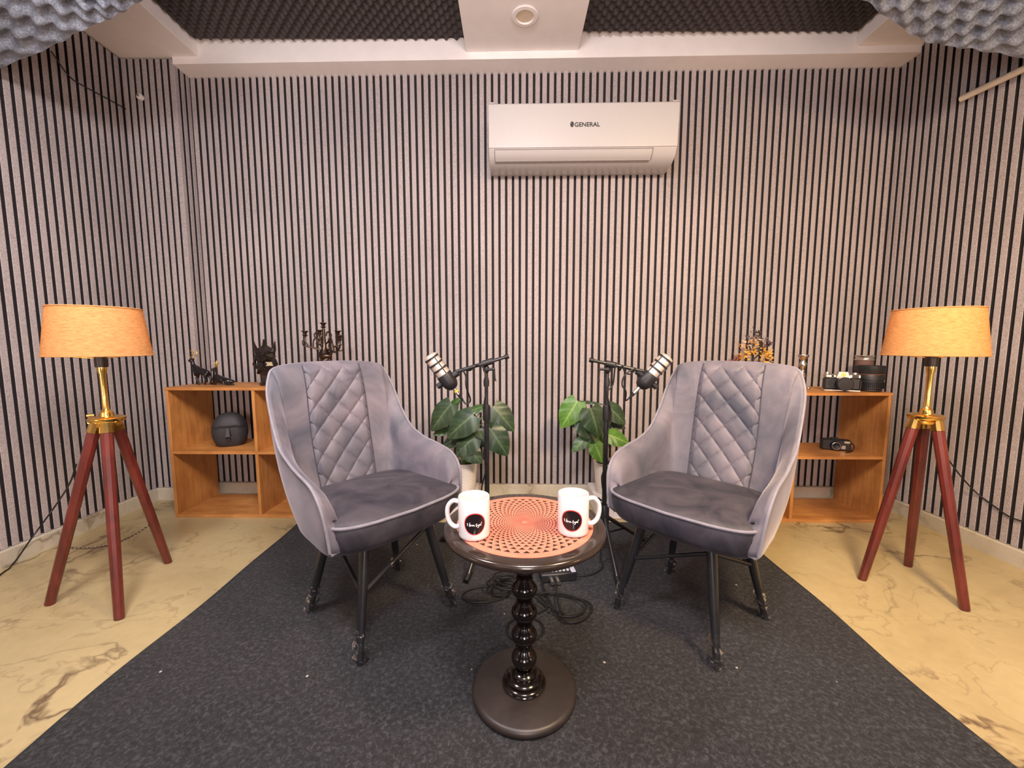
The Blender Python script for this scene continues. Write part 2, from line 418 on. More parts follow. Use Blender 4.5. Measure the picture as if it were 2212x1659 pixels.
slat_row(wr, (XR + SD, back_y(XR) - n_r * PIT - .04), (XR + SD, back_y(XR) + .002), phase=.022)
wf = struct('wall_front', MB().box((0, YF - .05, 1.29), (4.5, .1, 2.62)), M['dark_wall'], label='plain dark wall behind the camera')
# skirting
def skirting(name, p0, p1, th=.018, label=None):
    a, b = Vector(p0), Vector(p1); d = (b - a).normalized(); n = Vector((-d.y, d.x)) * th
    q = [a - n * .6, b - n * .6, b + n, a + n]; qi = [a - n * .6, b - n * .6, b + n * .7, a + n * .7]
    mb = MB().rings([[(p.x, p.y, 0) for p in q], [(p.x, p.y, BBH - .004) for p in q], [(p.x, p.y, BBH) for p in qi]])
    return struct(name, mb, M['marble_base'], label=label)
e = .002
skirting('baseboard_back', (XR - .017, back_y(XR) - e), (-1.78, back_y(-1.78) - e), .004 + SD, 'marble skirting along the back wall')
skirting('baseboard_left', (-XW - e, yc - .017), (-XW - e, -1.6), .004 + SD, 'marble skirting along the left wall')
skirting('baseboard_pier', (-1.784, yc - e), (-XW, yc - e), .004 + SD, 'marble skirting across the corner pier')
skirting('baseboard_right', (XR + e, -1.6), (XR + e, back_y(XR)), .004 + SD, 'marble skirting along the right wall')
# ceiling tray
ce = struct('ceiling', MB().box((0, .35, ZC + .06), (4.5, 4.4, .12)), M['white'], label='white tray ceiling with dropped beams')
def beam(name, x0, x1, y0, y1, z, label):
    return struct(name, MB().box(((x0 + x1) / 2, (y0 + y1) / 2, (z + ZC) / 2), (x1 - x0, y1 - y0, ZC - z), bev=.0015), M['white'], label=label)
yb0 = back_y(-1.787) - .105; 
def by(x): return back_y(x) - .105
q0 = [(-1.786, by(-1.786)), (XR + .01, by(XR)), (XR + .01, back_y(XR) + .03), (-1.786, back_y(-1.786) + .03)]
bb = MB().rings([[(x, y, ZL) for x, y in q0], [(x, y, ZC) for x, y in q0]])
struct('trim_1', bb, M['white'], label='dropped white beam along the top of the back wall')
beam('trim_2', -XW - .01, -1.648, YF, yc + .02, ZU, 'dropped white soffit along the left wall')
beam('trim_3', 1.745, XR + .01, YF, by(1.9) + .001, ZU, 'dropped white soffit along the right wall')
beam('trim_4', -.237, .341, YF, by(0) + .003, ZU, 'wide white ceiling beam running down the middle')

# ceiling foam: convoluted sheets inside the tray, tips at about 2.455
def foam_panel(name, x0, x1, y0, y1, label):
    p = .026; k = 3; nx = int((x1 - x0) / p); ny = int((y1 - y0) / p); mb = MB()
    def fn(u, v):
        a, b_ = u * nx, v * ny
        h = math.sin(math.pi * a) * math.sin(math.pi * b_)
        return (x0 + (x1 - x0) * u, y0 + (y1 - y0) * v, ZC - .030 - .017 * math.copysign(abs(h) ** .8, h))
    mb.grid(lambda u, v: fn(u, 1 - v), nx * k, ny * k)
    # edge skirt up to the ceiling
    t = [(x0, y0), (x1, y0), (x1, y1), (x0, y1)]
    mb.rings([[(x, y, ZC - .030) for x, y in t], [(x, y, ZC - .001) for x, y in t]], cap0=False)
    o = mb.build(name, M['foam'], None, True, 120); return tag(o, label, 'acoustic foam')
foam_panel('ceiling_foam', -1.640, -.245, .3, by(-1) - .014, 'black egg-crate acoustic foam in the ceiling recess left of the middle beam')
foam_panel('ceiling_foam', .349, 1.737, .3, by(1) - .018, 'black egg-crate acoustic foam in the ceiling recess right of the middle beam')

# sagging grey foam sheets at the upper corners, nearer the camera
def hanging_foam(name, edge, label, mirror):
    C = catmull(edge, 10); n = len(C)
    def P(u, v):
        x = u * (n - 1); i = min(int(x), n - 2); p = C[i].lerp(C[i + 1], x - i)
        return Vector((p.x, p.y - .55 * v, p.z + (2.375 - p.z) * v - .05 * math.sin(v * math.pi)))
    L = sum((C[i + 1] - C[i]).length for i in range(n - 1)); nu = max(8, int(L / .046)) * 6; nv = 14 * 6
    def bumped(u, v, lo=True):
        p = P(u, v); a = P(min(1, u + .01), v) - P(max(0, u - .01), v); b_ = P(u, min(1, v + .01)) - P(u, max(0, v - .01))
        nn = a.cross(b_).normalized()
        if nn.z > 0: nn = -nn
        if lo:
            x, y = u * nu / 6 + .18 * math.sin(v * 13), v * nv / 6 + .25 * math.sin(u * 11)
            h = math.sin(math.pi * x) * math.sin(math.pi * y)
            h = math.copysign(abs(h) ** .75, h) + .35 * mnoise.noise(Vector((x * .8, y * .8, 1.3)))
            return p + nn * (.022 + .030 * h * min(1, .25 + v * 9))
        return p - nn * .012
    mb = MB().grid(lambda u, v: bumped(u, v), nu, nv)
    mb.grid(lambda u, v: bumped(1 - u, v, False), 24, 24)
    # closing rim
    for f0, f1, k in ((lambda t: bumped(t, 0), lambda t: bumped(t, 0, False), nu), (lambda t: bumped(t, 1), lambda t: bumped(t, 1, False), nu), (lambda t: bumped(0, t), lambda t: bumped(0, t, False), nv), (lambda t: bumped(1, t), lambda t: bumped(1, t, False), nv)):
        mb.grid(lambda u, v: f0(u).lerp(f1(u), v), k, 1)
    o = mb.build(name, M['foam_grey'], None, True, 60); return tag(o, label, 'acoustic foam')
def edge_pts(pts): return [on_z(u, v, z) for u, v, z in pts]
hanging_foam('hanging_foam', edge_pts([(-60, 172, 1.99), (0, 140, 2.0), (100, 98, 2.02), (185, 52, 2.05), (250, 22, 2.09), (310, -18, 2.13), (345, -60, 2.2)]), 'grey egg-crate foam sheet sagging from the ceiling above the lamp with the cracked floor tile', False)
hanging_foam('hanging_foam', edge_pts([(1820, -50, 2.2), (1870, -12, 2.16), (1930, 34, 2.12), (1985, 72, 2.09), (2050, 90, 2.06), (2120, 100, 2.03), (2212, 118, 2.0), (2270, 130, 1.98)]), 'grey egg-crate foam sheet sagging from the ceiling above the ivory tube', True)

# round unlit ceiling fitting in the middle beam
c = on_z(1134, 33, ZU)
t = empty('ceiling_light', (c.x, c.y, ZU), 0, 'round white flush ceiling spotlight, switched off, in the middle beam', 'light')
MB().lathe([(.040, 0), (.058, -.001), (.062, -.004), (.058, -.008), (.042, -.009), (.039, -.004), (.039, 0)], 40, cap0=False, cap1=False).build('bezel', M['white'], t)
MB().lathe([(.001, -.003), (.039, -.003), (.039, -.0005), (.001, -.0005)], 32).build('diffuser', M['pipe'], t)

# ------------------------------------------------------------------ carpet
def rug():
    x0, x1, y0, y1 = -1.072, 1.068, -.9, 1.945; mb = MB(); th = .009
    def fn(u, v):
        x = x0 + (x1 - x0) * u; y = y0 + (y1 - y0) * v
        if u in (0, 1): x += .006 * math.sin(y * 5.1) + .004 * math.sin(y * 11)
        if v == 1: y += .004 * math.sin(x * 6)
        return (x, y, th + .0012 * mnoise.noise(Vector((x * 4, y * 4, 0))))
    mb.grid(fn, 60, 80)
    o = mb.build('carpet', M['rug']); tag(o, 'dark charcoal carpet lying under the chairs and table', 'carpet')
    pts = [Vector(fn(0, j / 80)) for j in range(81)] + [Vector(fn(i / 60, 1)) for i in range(1, 61)] + [Vector(fn(1, 1 - j / 80)) for j in range(1, 81)]
    e = MB().tube([(p.x, p.y, .005) for p in pts], .0048, 8); e.build('binding', M['rug_edge'], o)
rug()
RUG = .0095

# ------------------------------------------------------------------ air conditioner
def air_con():
    x0, x1 = -.112, .831; cx = (x0 + x1) / 2; W = x1 - x0
    t = empty('air_conditioner', (cx, back_y(cx) - .001, 1.835), AB, 'white split air conditioner mounted high on the slatted back wall', 'air conditioner')
    # local: x along wall, -y out of the wall, z from underside
    prof = [(0, -.006), (.04, -.012), (.09, -.010), (.130, -.003), (.155, .008), (.178, .024), (.195, .050), (.205, .25), (.190, .262), (0, .262)]
    def ext(pr, a, b): return MB().rings([[(a, -d, z) for d, z in pr], [(b, -d, z) for d, z in pr]])
    ext(prof, -W / 2, W / 2).build('casing', M['ac_white'], t, True, 25)
    pan = [(.1960, .052), (.2005, .052), (.2105, .252), (.205, .258), (.2, .252)]
    ext(pan, -W / 2, W / 2).build('front_panel', M['ac_white'], t, True, 25)
    for s in (-1, 1): MB().box((s * (W / 2 - .016), -.198, .263), (.030, .016, .007), bev=.002).build('panel_tab', M['ac_white'], t)
    # air flap on the curved lower front
    def surf(d, z, off): return (d + off * .6, z - off * .8)
    fl_p = [(.1925, .0455), (.1855, .0345), (.1765, .0230), (.165, .0145), (.1530, .0072)]
    fo = [(d + .003 * .65, z - .003 * .75) for d, z in fl_p]
    ext(fo + [(d - .002, z + .002) for d, z in reversed(fl_p)], -W / 2 + .03, W / 2 - .12).build('air_flap', M['ac_flap'], t, True, 50)
    ln = [(.1945, .0490), (.1960, .0483), (.1950, .0450), (.1925, .0455)]
    ext(ln, -W / 2 + .028, W / 2 - .115).build('flap_seam', M['ac_line'], t, False)
    ext([(.1515, .0062), (.1530, .0045), (.142, .0002), (.141, .0022)], -W / 2 + .028, W / 2 - .125).build('outlet_slot', M['ac_line'], t, False)
    for xx in (-W / 2 + .028, W / 2 - .1175):
        MB().tube([(xx, -d - .0015, z - .001) for d, z in fl_p], .0013, 6).build('flap_seam', M['ac_line'], t)
    # lettering
    cu = bpy.data.curves.new('lettering', 'FONT'); cu.body = 'GENERAL'; cu.size = .034; cu.extrude = .0004; cu.space_character = 1.02; cu.offset = .0006
    to = bpy.data.objects.new('tmp', cu); COL.objects.link(to); bpy.context.view_layer.update()
    me = bpy.data.meshes.new_from_object(to.evaluated_get(bpy.context.evaluated_depsgraph_get())); bpy.data.objects.remove(to)
    me.materials.clear(); me.materials.append(M['logo'])
    lo = bpy.data.objects.new('lettering', me); COL.objects.link(lo); lo.parent = t
    xs = on_y(1234, 287, back_y(.3) - .21).x - cx
    tilt = math.atan2(.009, .154)
    lo.rotation_euler = (math.pi / 2 + tilt, 0, 0); lo.scale = (.86, .82, 1)
    lo.location = (xs + .020, -.2065, .146); lo['label'] = 'black brand lettering reading GENERAL with a slashed O emblem'
    # slashed O emblem
    em = MB(); ring = []
    for k in range(28):
        a = 2 * math.pi * k / 28; ring.append((xs + .0085 + .0062 * math.cos(a), -.2072, .157 + .0108 * math.sin(a)))
    em.tube(ring, .0024, 6, True, flat=.4); em.tube([(xs + .0055, -.2072, .150), (xs + .0085, -.2072, .157), (xs + .0115, -.2072, .164)], .0028, 6)
    em.build('emblem', M['logo'], t)
air_con()

# ------------------------------------------------------------------ wooden shelf units
def shelf_unit(loc, rz, Wd, D, Hh, label):
    t = empty('shelf_unit', loc, rz, label, 'shelf', 'orange wooden cube shelves')
    th = .015
    MB().box((th / 2, D / 2, Hh / 2 - th / 2), (th, D, Hh - th), bev=.001).build('side_panel', M['ply_v'], t)
    MB().box((Wd - th / 2, D / 2, Hh / 2 - th / 2), (th, D, Hh - th), bev=.001).build('side_panel', M['ply_v'], t)
    MB().box((Wd / 2, D / 2, Hh - th / 2), (Wd + .004, D + .004, th), bev=.001).build('top_board', M['ply_h'], t)
    MB().box((Wd / 2, D / 2, th / 2), (Wd - 2 * th, D, th), bev=.001).build('bottom_board', M['ply_h'], t)
    zm = Hh * .505
    for a, b in ((th, Wd / 2 - th / 2), (Wd / 2 + th / 2, Wd - th)):
        MB().box(((a + b) / 2, D / 2, zm), (b - a, D, th), bev=.001).build('shelf_board', M['ply_h'], t)
    MB().box((Wd / 2, D / 2, Hh / 2), (th, D - .001, Hh - 2 * th), bev=.001).build('divider', M['ply_v'], t)
    return t
SHL, SHR = .683, .664
shelf_unit((-1.762, 2.026, 0), R(-1.0), .90, .29, SHL, 'orange plywood cube shelf with a black face vase, behind the chair on the left')
shelf_unit((.965, 1.972, 0), R(-1.0), .90, .29, SHR, 'orange plywood cube shelf holding cameras, behind the chair on the right')

# ------------------------------------------------------------------ chairs
RIM = [(.226, .146, .338), (.234, .144, .41), (.240, .130, .465), (.243, .085, .507), (.243, 0, .527), (.239, -.07, .540), (.237, -.15, .572), (.233, -.212, .640), (.228, -.262, .725), (.213, -.290, .780), (.194, -.302, .808), (.145, -.309, .819), (.075, -.313, .824), (0, -.314, .825)]
BASE = [(.212, .130, .318), (.216, .120, .317), (.219, .095, .316), (.218, .055, .315), (.215, .0, .315), (.213, -.05, .315), (.208, -.10, .316), (.200, -.135, .318), (.190, -.165, .32), (.180, -.183, .32), (.170, -.195, .32), (.142, -.207, .32), (.075, -.216, .32), (0, -.219, .32)]
def chair(loc, rz, label, leg_turn=0):
    t = empty('armchair', loc, rz, label, 'chair', 'quilted velvet armchairs')
    full = lambda L: [tuple(p) for p in L] + [(-x, y, z) for x, y, z in reversed(L[:-1])]
    per = 5; rim = catmull(full(RIM), per); base = catmull(full(BASE), per); n = len(rim); nv = 14
    def S(i, v):
        i = max(0, min(n - 1, i)); i0 = min(int(i), n - 2); f = i - i0
        a = base[i0].lerp(base[i0 + 1], f); b = rim[i0].lerp(rim[i0 + 1], f); p = a.lerp(b, v)
        out = Vector((p.x, p.y + .02, 0)); out.normalize()
        hgt = (b.z - a.z)
        return p + out * (.16 * hgt * .28 * math.sin(math.pi * v) * (1 if hgt > .1 else 0))
    def inward(i, v):
        d1 = S(i + .6, v) - S(i - .6, v); d2 = S(i, min(1, v + .03)) - S(i, max(0, v - .03)); nn = d1.cross(d2)
        if nn.length < 1e-9: return Vector((0, 0, 0))
        nn.normalize(); c = Vector((-S(i, v).x, .05 - S(i, v).y, 0))
        return nn if nn.dot(c) > 0 else -nn
    def inner(i, v):
        th = .036 * (1 - v ** 8) * min(1, .25 + min(i, n - 1 - i) / 6) + .012
        return S(i, v) + inward(i, v) * th
    rings = []
    for i in range(n):
        o_ = [tuple(S(i, j / nv)) for j in range(nv + 1)]; q = [tuple(inner(i, j / nv)) for j in range(nv, -1, -1)]
        top = (S(i, 1) + inward(i, 1) * .008 + Vector((0, 0, .004)))
        rings.append(o_ + [tuple(top)] + q)
    MB().rings(rings).build('shell', M['velvet'], t, True, 70)
    # piping along the rim
    MB().tube([S(i, 1) + Vector((0, 0, .001)) for i in range(n)], .0042, 8).build('rim_piping', M['piping'], t)
    # diamond quilted centre of the backrest
    mid = (n - 1) / 2
    xs = [r.x for r in rim]
    def s_of(x):
        lo, hi = 11 * per, n - 1 - 11 * per
        for i in range(lo, hi):
            if xs[i] >= x >= xs[i + 1]: return i + (xs[i] - x) / max(1e-9, xs[i] - xs[i + 1])
        return mid
    HW = .104
    def quilt(u, v):
        x = HW - 2 * HW * u; vv = .14 + .85 * v; p = inner(s_of(x), vv); nn = inward(s_of(x), vv)
        h = vv * .52; a = x / .076 + h / .092; b = x / .076 - h / .092
        q = abs(math.sin(math.pi * a) * math.sin(math.pi * b))
        q = min(1, q) ** .30
        edge = min(1, min(u, 1 - u) * 14, (1 - v) * 18 + .05)
        return p + nn * (-.001 + (.002 + .0115 * q) * edge)
    MB().grid(quilt, 84, 170).build('quilted_panel', M['velvet'], t, True, 180)
    # stitch lines sunk between the diamonds
    st = MB(); H0, H1 = .14 * .52, .985 * .52
    for sg in (1, -1):
        for kk in range(-8, 9):
            P = []
            for q_ in range(61):
                x = -HW + 2 * HW * q_ / 60; h = sg * (kk - x / .076) * .092
                if H0 + .004 < h < H1 - .012:
                    vv = h / .52; s_ = s_of(x); P.append(inner(s_, vv) + inward(s_, vv) * .0014)
                elif len(P) > 2: break
                else: P = []
            if len(P) > 2: st.tube(P, .0021, 6)
    st.build('stitching', M['seam'], t)
    for s in (-1, 1):
        MB().tube([inner(s_of(s * HW), .14 + .85 * k / 24) for k in range(25)], .0022, 6).build('seam', M['seam'], t)
    # seat cushion
    out = []
    for k in range(72):
        a = 2 * math.pi * k / 72; ca, sa = math.cos(a), math.sin(a)
        x = math.copysign(abs(ca) ** (.30 if sa > 0 else .42), ca); y = math.copysign(abs(sa) ** (.42 if sa > 0 else .5), sa)
        X = x * (.206 + .034 * max(0, y)); Y = y * (.168 if y > 0 else .185) + (.036 * (1 - x * x) if y > 0 else 0)
        out.append((X, Y))
    def ring(sx, sy, z, oy=0, dome=0): return [(x * sx, y * sy + oy, z + dome * (.006 * math.sin(y * 9))) for x, y in out]
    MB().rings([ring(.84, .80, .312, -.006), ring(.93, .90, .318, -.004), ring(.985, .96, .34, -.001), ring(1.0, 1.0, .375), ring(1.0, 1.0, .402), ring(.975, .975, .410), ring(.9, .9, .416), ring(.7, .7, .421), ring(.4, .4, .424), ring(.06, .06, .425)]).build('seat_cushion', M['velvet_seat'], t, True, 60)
    MB().tube([(x * 1.004, y * 1.004, .404) for x, y in out], .0045, 8, True).build('seat_piping', M['piping'], t)
    MB().box((0, 0, .306), (.26, .26, .018), bev=.004).build('seat_plate', M['black_plastic'], t)
    # splayed legs, alternate braces
    foot = {}; top = {}
    for sx in (-1, 1):
        for sy in (-1, 1):
            a = Vector((sx * .112, sy * .112, .305)); b = Vector((sx * .168, sy * .168, .0)); a = RZ(leg_turn) @ a; b = RZ(leg_turn) @ b; foot[sx, sy] = b; top[sx, sy] = a
            lg = MB().tube([a, a.lerp(b, .5), b + Vector((0, 0, .003))], [.0145, .013, .0095], 12, flat=1.25).build('leg', M['black_metal'], t)
            MB().lathe([(.001, 0), (.010, 0), (.010, .006), (.001, .006)], 12, T(b.x, b.y, 0)).build('foot_pad', M['foot_pad'], lg)
            # crumpled clear wrapping left on the foot
            rr = []; rnd = random.Random(sx * 3 + sy)
            for k in range(9):
                f = .70 + .285 * k / 8; p = a.lerp(b, f); r0 = .0135 + .005 * math.sin(k / 8 * math.pi) + (.003 if k > 5 else 0)
                rr.append([tuple(p + Vector((math.cos(q * .7854), math.sin(q * .7854), 0)) * (r0 * (.75 + .6 * rnd.random())) + Vector((0, 0, max(0.002 - p.z, (rnd.random() - .5) * .010)))) for q in range(8)])
            MB().rings(rr, True, False, False).build('plastic_wrap', M['film'], lg, False)
    for m_ in ((1, 1), (-1, -1)):
        p = top[m_].lerp(foot[m_], .42)
        for o_ in ((1, -1), (-1, 1)):
            q = top[o_].lerp(foot[o_], .04); MB().tube([p, q], .0062, 8).build('brace', M['black_metal'], t)
    return t
chair((-.441, 1.28, RUG), math.atan2(-.664, .748) - math.pi / 2, 'grey velvet quilted armchair on the left, angled right towards the table')
chair((.592, 1.262, RUG), math.atan2(-.624, -.781) - math.pi / 2 + R(5), 'grey velvet quilted armchair on the right, angled left towards the table', -5)

# ------------------------------------------------------------------ pedestal table
TX, TY, TH = .031, .955, .462
t = empty('side_table', (TX, TY, RUG), 0, 'round black pedestal side table with a turned post and coral patterned top', 'table')
zt = TH - RUG
MB().lathe([(.002, 0), (.128, 0), (.133, .005), (.134, .012), (.131, .019), (.124, .022), (.05, .0235), (.002, .024)], 72).build('base_plate', M['table_base'], t, True, 50)
pr = [(.002, .022), (.053, .0225), (.0555, .029), (.052, .035), (.044, .037), (.046, .043), (.040, .049), (.031, .050), (.033, .056), (.027, .062), (.0205, .064), (.022, .067)]
for zc in (.094, .157, .219, .281, .343):
    pr += [(.0180, zc - .0275), (.0195, zc - .0255)] + [(.0185 + .0142 * math.cos(math.pi * (q - 4) / 9) ** .8, zc - .020 + .010 * q * .5) for q in range(0, 9)] + [(.0195, zc + .0250), (.0180, zc + .0270), (.0220, zc + .0295), (.0220, zc + .0325), (.0180, zc + .0345)]
pr = [p_ for k_, p_ in enumerate(pr) if k_ == 0 or p_[1] >= pr[k_ - 1][1] - .001]
pr += [(.024, zt - .058), (.030, zt - .050), (.034, zt - .040), (.028, zt - .034), (.03, zt - .026), (.002, zt - .026)]
MB().lathe(pr, 40).build('turned_post', M['post_black'], t, True, 50)
tp = MB().lathe([(.002, zt - .026), (.165, zt - .026), (.185, zt - .023), (.196, zt - .015), (.1985, zt - .008), (.196, zt - .002), (.190, zt), (.172, zt - .0003), (.002, zt - .0003)], 96).build('table_top', M['table_black'], t, True, 50)
MB().lathe([(.001, zt - .0004), (.1665, zt - .0004), (.1665, zt + .0005), (.001, zt + .0005)], 96).build('coral_disc', M['coral'], tp, True, 40)
mb = MB(); nsp = 44
rr_ = [.007 * (1.112 ** k) for k in range(40)]
for k in range(len(rr_) - 1):
    r0, r1 = rr_[k], rr_[k + 1]
    if r1 > .166: break
    for j in range(nsp):
        a = 2 * math.pi * (j + .5 * (k % 2)) / nsp; da = math.pi / nsp * .74
        ra, rb = r0 + (r1 - r0) * .15, r0 + (r1 - r0) * .78
        # point towards the centre, broad side outwards
        mb.add([(ra * math.cos(a), ra * math.sin(a), zt + .0008), (rb * math.cos(a + da), rb * math.sin(a + da), zt + .0008), (rb * math.cos(a - da), rb * math.sin(a - da), zt + .0008)], [(0, 2, 1)])
o = mb.build('triangle_print', M['coral_ink'], tp, False); o['kind'] = 'stuff'
TOPZ = TH + .0008

# ------------------------------------------------------------------ mugs
STROKES = [[(655, 1000), (635, 1020), (655, 1040), (640, 1068)], [(712, 985), (692, 1085)], [(692, 1062), (708, 1030), (722, 1042), (724, 1078)], [(742, 1042), (744, 1076)], [(744, 1060), (756, 1042)],
           [(775, 1045), (776, 1076)], [(776, 1058), (788, 1044), (796, 1056), (797, 1074)], [(797, 1058), (812, 1044), (822, 1058), (826, 1080)],
           [(888, 1012), (866, 1032), (884, 1048), (866, 1068), (874, 1086), (892, 1084)], [(906, 1046), (912, 1070), (930, 1066), (940, 1044)], [(940, 1044), (938, 1090), (918, 1120), (906, 1112)],
           [(968, 1040), (954, 1048), (956, 1066), (972, 1062), (974, 1040)], [(1020, 990), (992, 1040), (990, 1064), (1008, 1068)]]
def mug(loc, face, hand, label):
    t = empty('mug', loc, 0, label, 'mug', 'white mugs on the table'); r, h = .0362, .094
    MB().lathe([(.001, .0), (r - .005, .0), (r - .001, .003), (r, .008), (r, h - .003), (r - .0012, h), (r - .003, h), (r - .0042, h - .004), (r - .0042, .012), (r - .010, .007), (.001, .006)], 64).build('cup', M['white_glaze'], t, True, 50)
    ha = math.radians(hand); d = Vector((math.cos(ha), math.sin(ha), 0))
    pts = catmull([d * (r - .002) + Vector((0, 0, .078)), d * (r + .013) + Vector((0, 0, .079)), d * (r + .025) + Vector((0, 0, .066)), d * (r + .027) + Vector((0, 0, .047)), d * (r + .022) + Vector((0, 0, .028)), d * (r + .010) + Vector((0, 0, .018)), d * (r - .002) + Vector((0, 0, .020))], 6)
    MB().tube(pts, .0052, 12, flat=1.25).build('handle', M['white_glaze'], t)
    fa = math.radians(face)
    def wrap(x, z, off): a = fa + x / r; return ((r + off) * math.cos(a), (r + off) * math.sin(a), z)
    cz = .042
    def disc(rad, off, name, mat, p=None):
        m_ = MB(); nr, na = 8, 48
        m_.grid(lambda u, v: wrap(rad * (v + .001) * math.cos(2 * math.pi * u), cz + rad * (v + .001) * 1.02 * math.sin(2 * math.pi * u), off), na, nr)
        return m_.build(name, mat, p)
    ro = disc(.0245, .0004, 'red_ring', M['print_red'], t); bo = disc(.0225, .0008, 'black_roundel', M['print_black'], t)
    m_ = MB()
    for st in STROKES:
        P = catmull([((x - 838) / 270 * .0228, -(y - 1030) / 270 * .0228 + cz, 0) for x, y in st], 4)
        for i in range(len(P) - 1):
            a, b = P[i], P[i + 1]; dd = (b - a); 
            if dd.length < 1e-7: continue
            nn = Vector((-dd.y, dd.x, 0)).normalized() * .00055; dd = dd.normalized() * .0003
            m_.add([wrap(*(q)[:2], .0012) for q in (a - dd + nn, a - dd - nn, b + dd - nn, b + dd + nn)], [(0, 1, 2, 3)])
    m_.build('handwriting', M['print_white'], bo, False)
mug((-.087, .888, TOPZ), -90 + 8, 172, 'white mug with round black logo, handle pointing left, near the chair on the left')
mug((.143, .905, TOPZ), -90 - 14, 8, 'white mug with round black logo, handle pointing right, near the chair on the right')

# ------------------------------------------------------------------ tripod floor lamps
def floor_lamp(cx, cy, feet, label, power, chain=None):
    t = empty('floor_lamp', (cx, cy, 0), 0, label, 'lamp', 'tripod floor lamps')
    HZ = .632
    c = Vector((0, 0, 0))
    for fx, fy in feet:
        b = Vector((fx - cx, fy - cy, 0)); d = Vector((b.x, b.y, 0)).normalized(); a = d * .030 + Vector((0, 0, HZ))
        ax = (b - a); 
        P = [a, a.lerp(b, .06), a.lerp(b, .30), a.lerp(b, .7), a.lerp(b, .997)]
        lg = MB().tube(P, [.0150, .0185, .0178, .0168, .0150], 10, flat=.86).build('leg', M['mahogany'], t, True, 30)
        MB().tube([a - ax * .012, a + ax * .055], [.0175, .0200], 10, flat=.88).build('brass_cap', M['brass'], lg, True, 30)
        q = a - ax * .004 + d * .008
        MB().tube([q - Vector((-d.y, d.x, 0)) * .026, q + Vector((-d.y, d.x, 0)) * .026], .0035, 8).build('bolt', M['brass'], lg)
    MB().lathe([(.002, HZ + .002), (.046, HZ + .002), (.050, HZ + .008), (.050, HZ + .014), (.044, HZ + .018), (.020, HZ + .020), (.018, HZ + .034), (.013, HZ + .038), (.0095, HZ + .046), (.0085, HZ + .10), (.0095, HZ + .165), (.013, HZ + .178), (.013, HZ + .192), (.002, HZ + .192)], 32).build('brass_stem', M['brass'], t, True, 35)
    MB().lathe([(.002, -.02), (.034, -.02), (.038, -.012), (.034, -.004), (.002, -.004)], 24, T(0, 0, HZ + .006)).build('hub', M['brass'], t)
    MB().tube([(-.022, -.020, HZ + .026), (-.036, -.032, HZ + .026)], .0045, 8).build('thumb_screw', M['brass'], t)
    MB().lathe([(.002, HZ + .190), (.017, HZ + .190), (.018, HZ + .215), (.013, HZ + .292), (.002, HZ + .292)], 24).build('socket', M['black_plastic'], t)
    MB().ellipsoid((0, 0, HZ + .325), (.024, .024, .034), 16, 12).build('bulb', M['bulb'], t)
    z0, z1, r0, r1 = .862, 1.022, .137, .117
    sh = MB().lathe([(r0, z0), (r1, z1), (r1 - .0015, z1), (r0 - .0015, z0), (r0, z0)], 64, cap0=False, cap1=False).build('lamp_shade', M['shade'], t, True, 60)
    MB().tube([((r0) * math.cos(k * math.pi / 32), r0 * math.sin(k * math.pi / 32), z0) for k in range(64)], .0022, 6, True).build('rim', M['shade'], sh)
    MB().tube([((r1) * math.cos(k * math.pi / 32), r1 * math.sin(k * math.pi / 32), z1) for k in range(64)], .0022, 6, True).build('rim', M['shade'], sh)
    for k in range(3):
        a = k * 2.094; MB().tube([(.012 * math.cos(a), .012 * math.sin(a), HZ + .22), ((r0 - .002) * math.cos(a), (r0 - .002) * math.sin(a), z0 + .004)], .0015, 6).build('shade_wire', M['brass'], sh)
    l = bpy.data.lights.new('bulb_light', 'POINT'); l.energy = power; l.color = (1, .58, .25); l.shadow_soft_size = .042
    lo = bpy.data.objects.new('bulb_light', l); COL.objects.link(lo); lo.parent = t; lo.location = (0, 0, HZ + .328)
    if chain:
        i, j, hz = chain; A = Vector((feet[i][0] - cx, feet[i][1] - cy, 0)); B = Vector((feet[j][0] - cx, feet[j][1] - cy, 0))
        def onleg(b): return (b.normalized() * .030 + Vector((0, 0, HZ))).lerp(b, 1 - hz / HZ)
        a, b = onleg(A), onleg(B); n = 46; m_ = MB()
        for k in range(n):
            u = (k + .5) / n; p = a.lerp(b, u) - Vector((0, 0, .04 * 4 * u * (1 - u))); d = (b - a).normalized(); s = Vector((-d.y, d.x, 0))
            s2 = s if k % 2 else Vector((0, 0, 1)); m_.tube([p + d * .0052 * math.cos(q * 1.0472) + s2 * .0030 * math.sin(q * 1.0472) for q in range(6)], .0009, 5, True)
        o = m_.build('chain', M['bronze'], t); o['kind'] = 'stuff'
    return t
floor_lamp(-1.412, 1.382, [(-1.608, 1.315), (-1.293, 1.241), (-1.425, 1.585)], 'red-legged tripod floor lamp with a chain, left of the shelf with the face vase', 2.2, (0, 2, .20))
floor_lamp(1.492, 1.43, [(1.346, 1.464), (1.617, 1.560), (1.542, 1.286)], 'red-legged tripod floor lamp with orange shade, right of the shelf with cameras', 2.3)

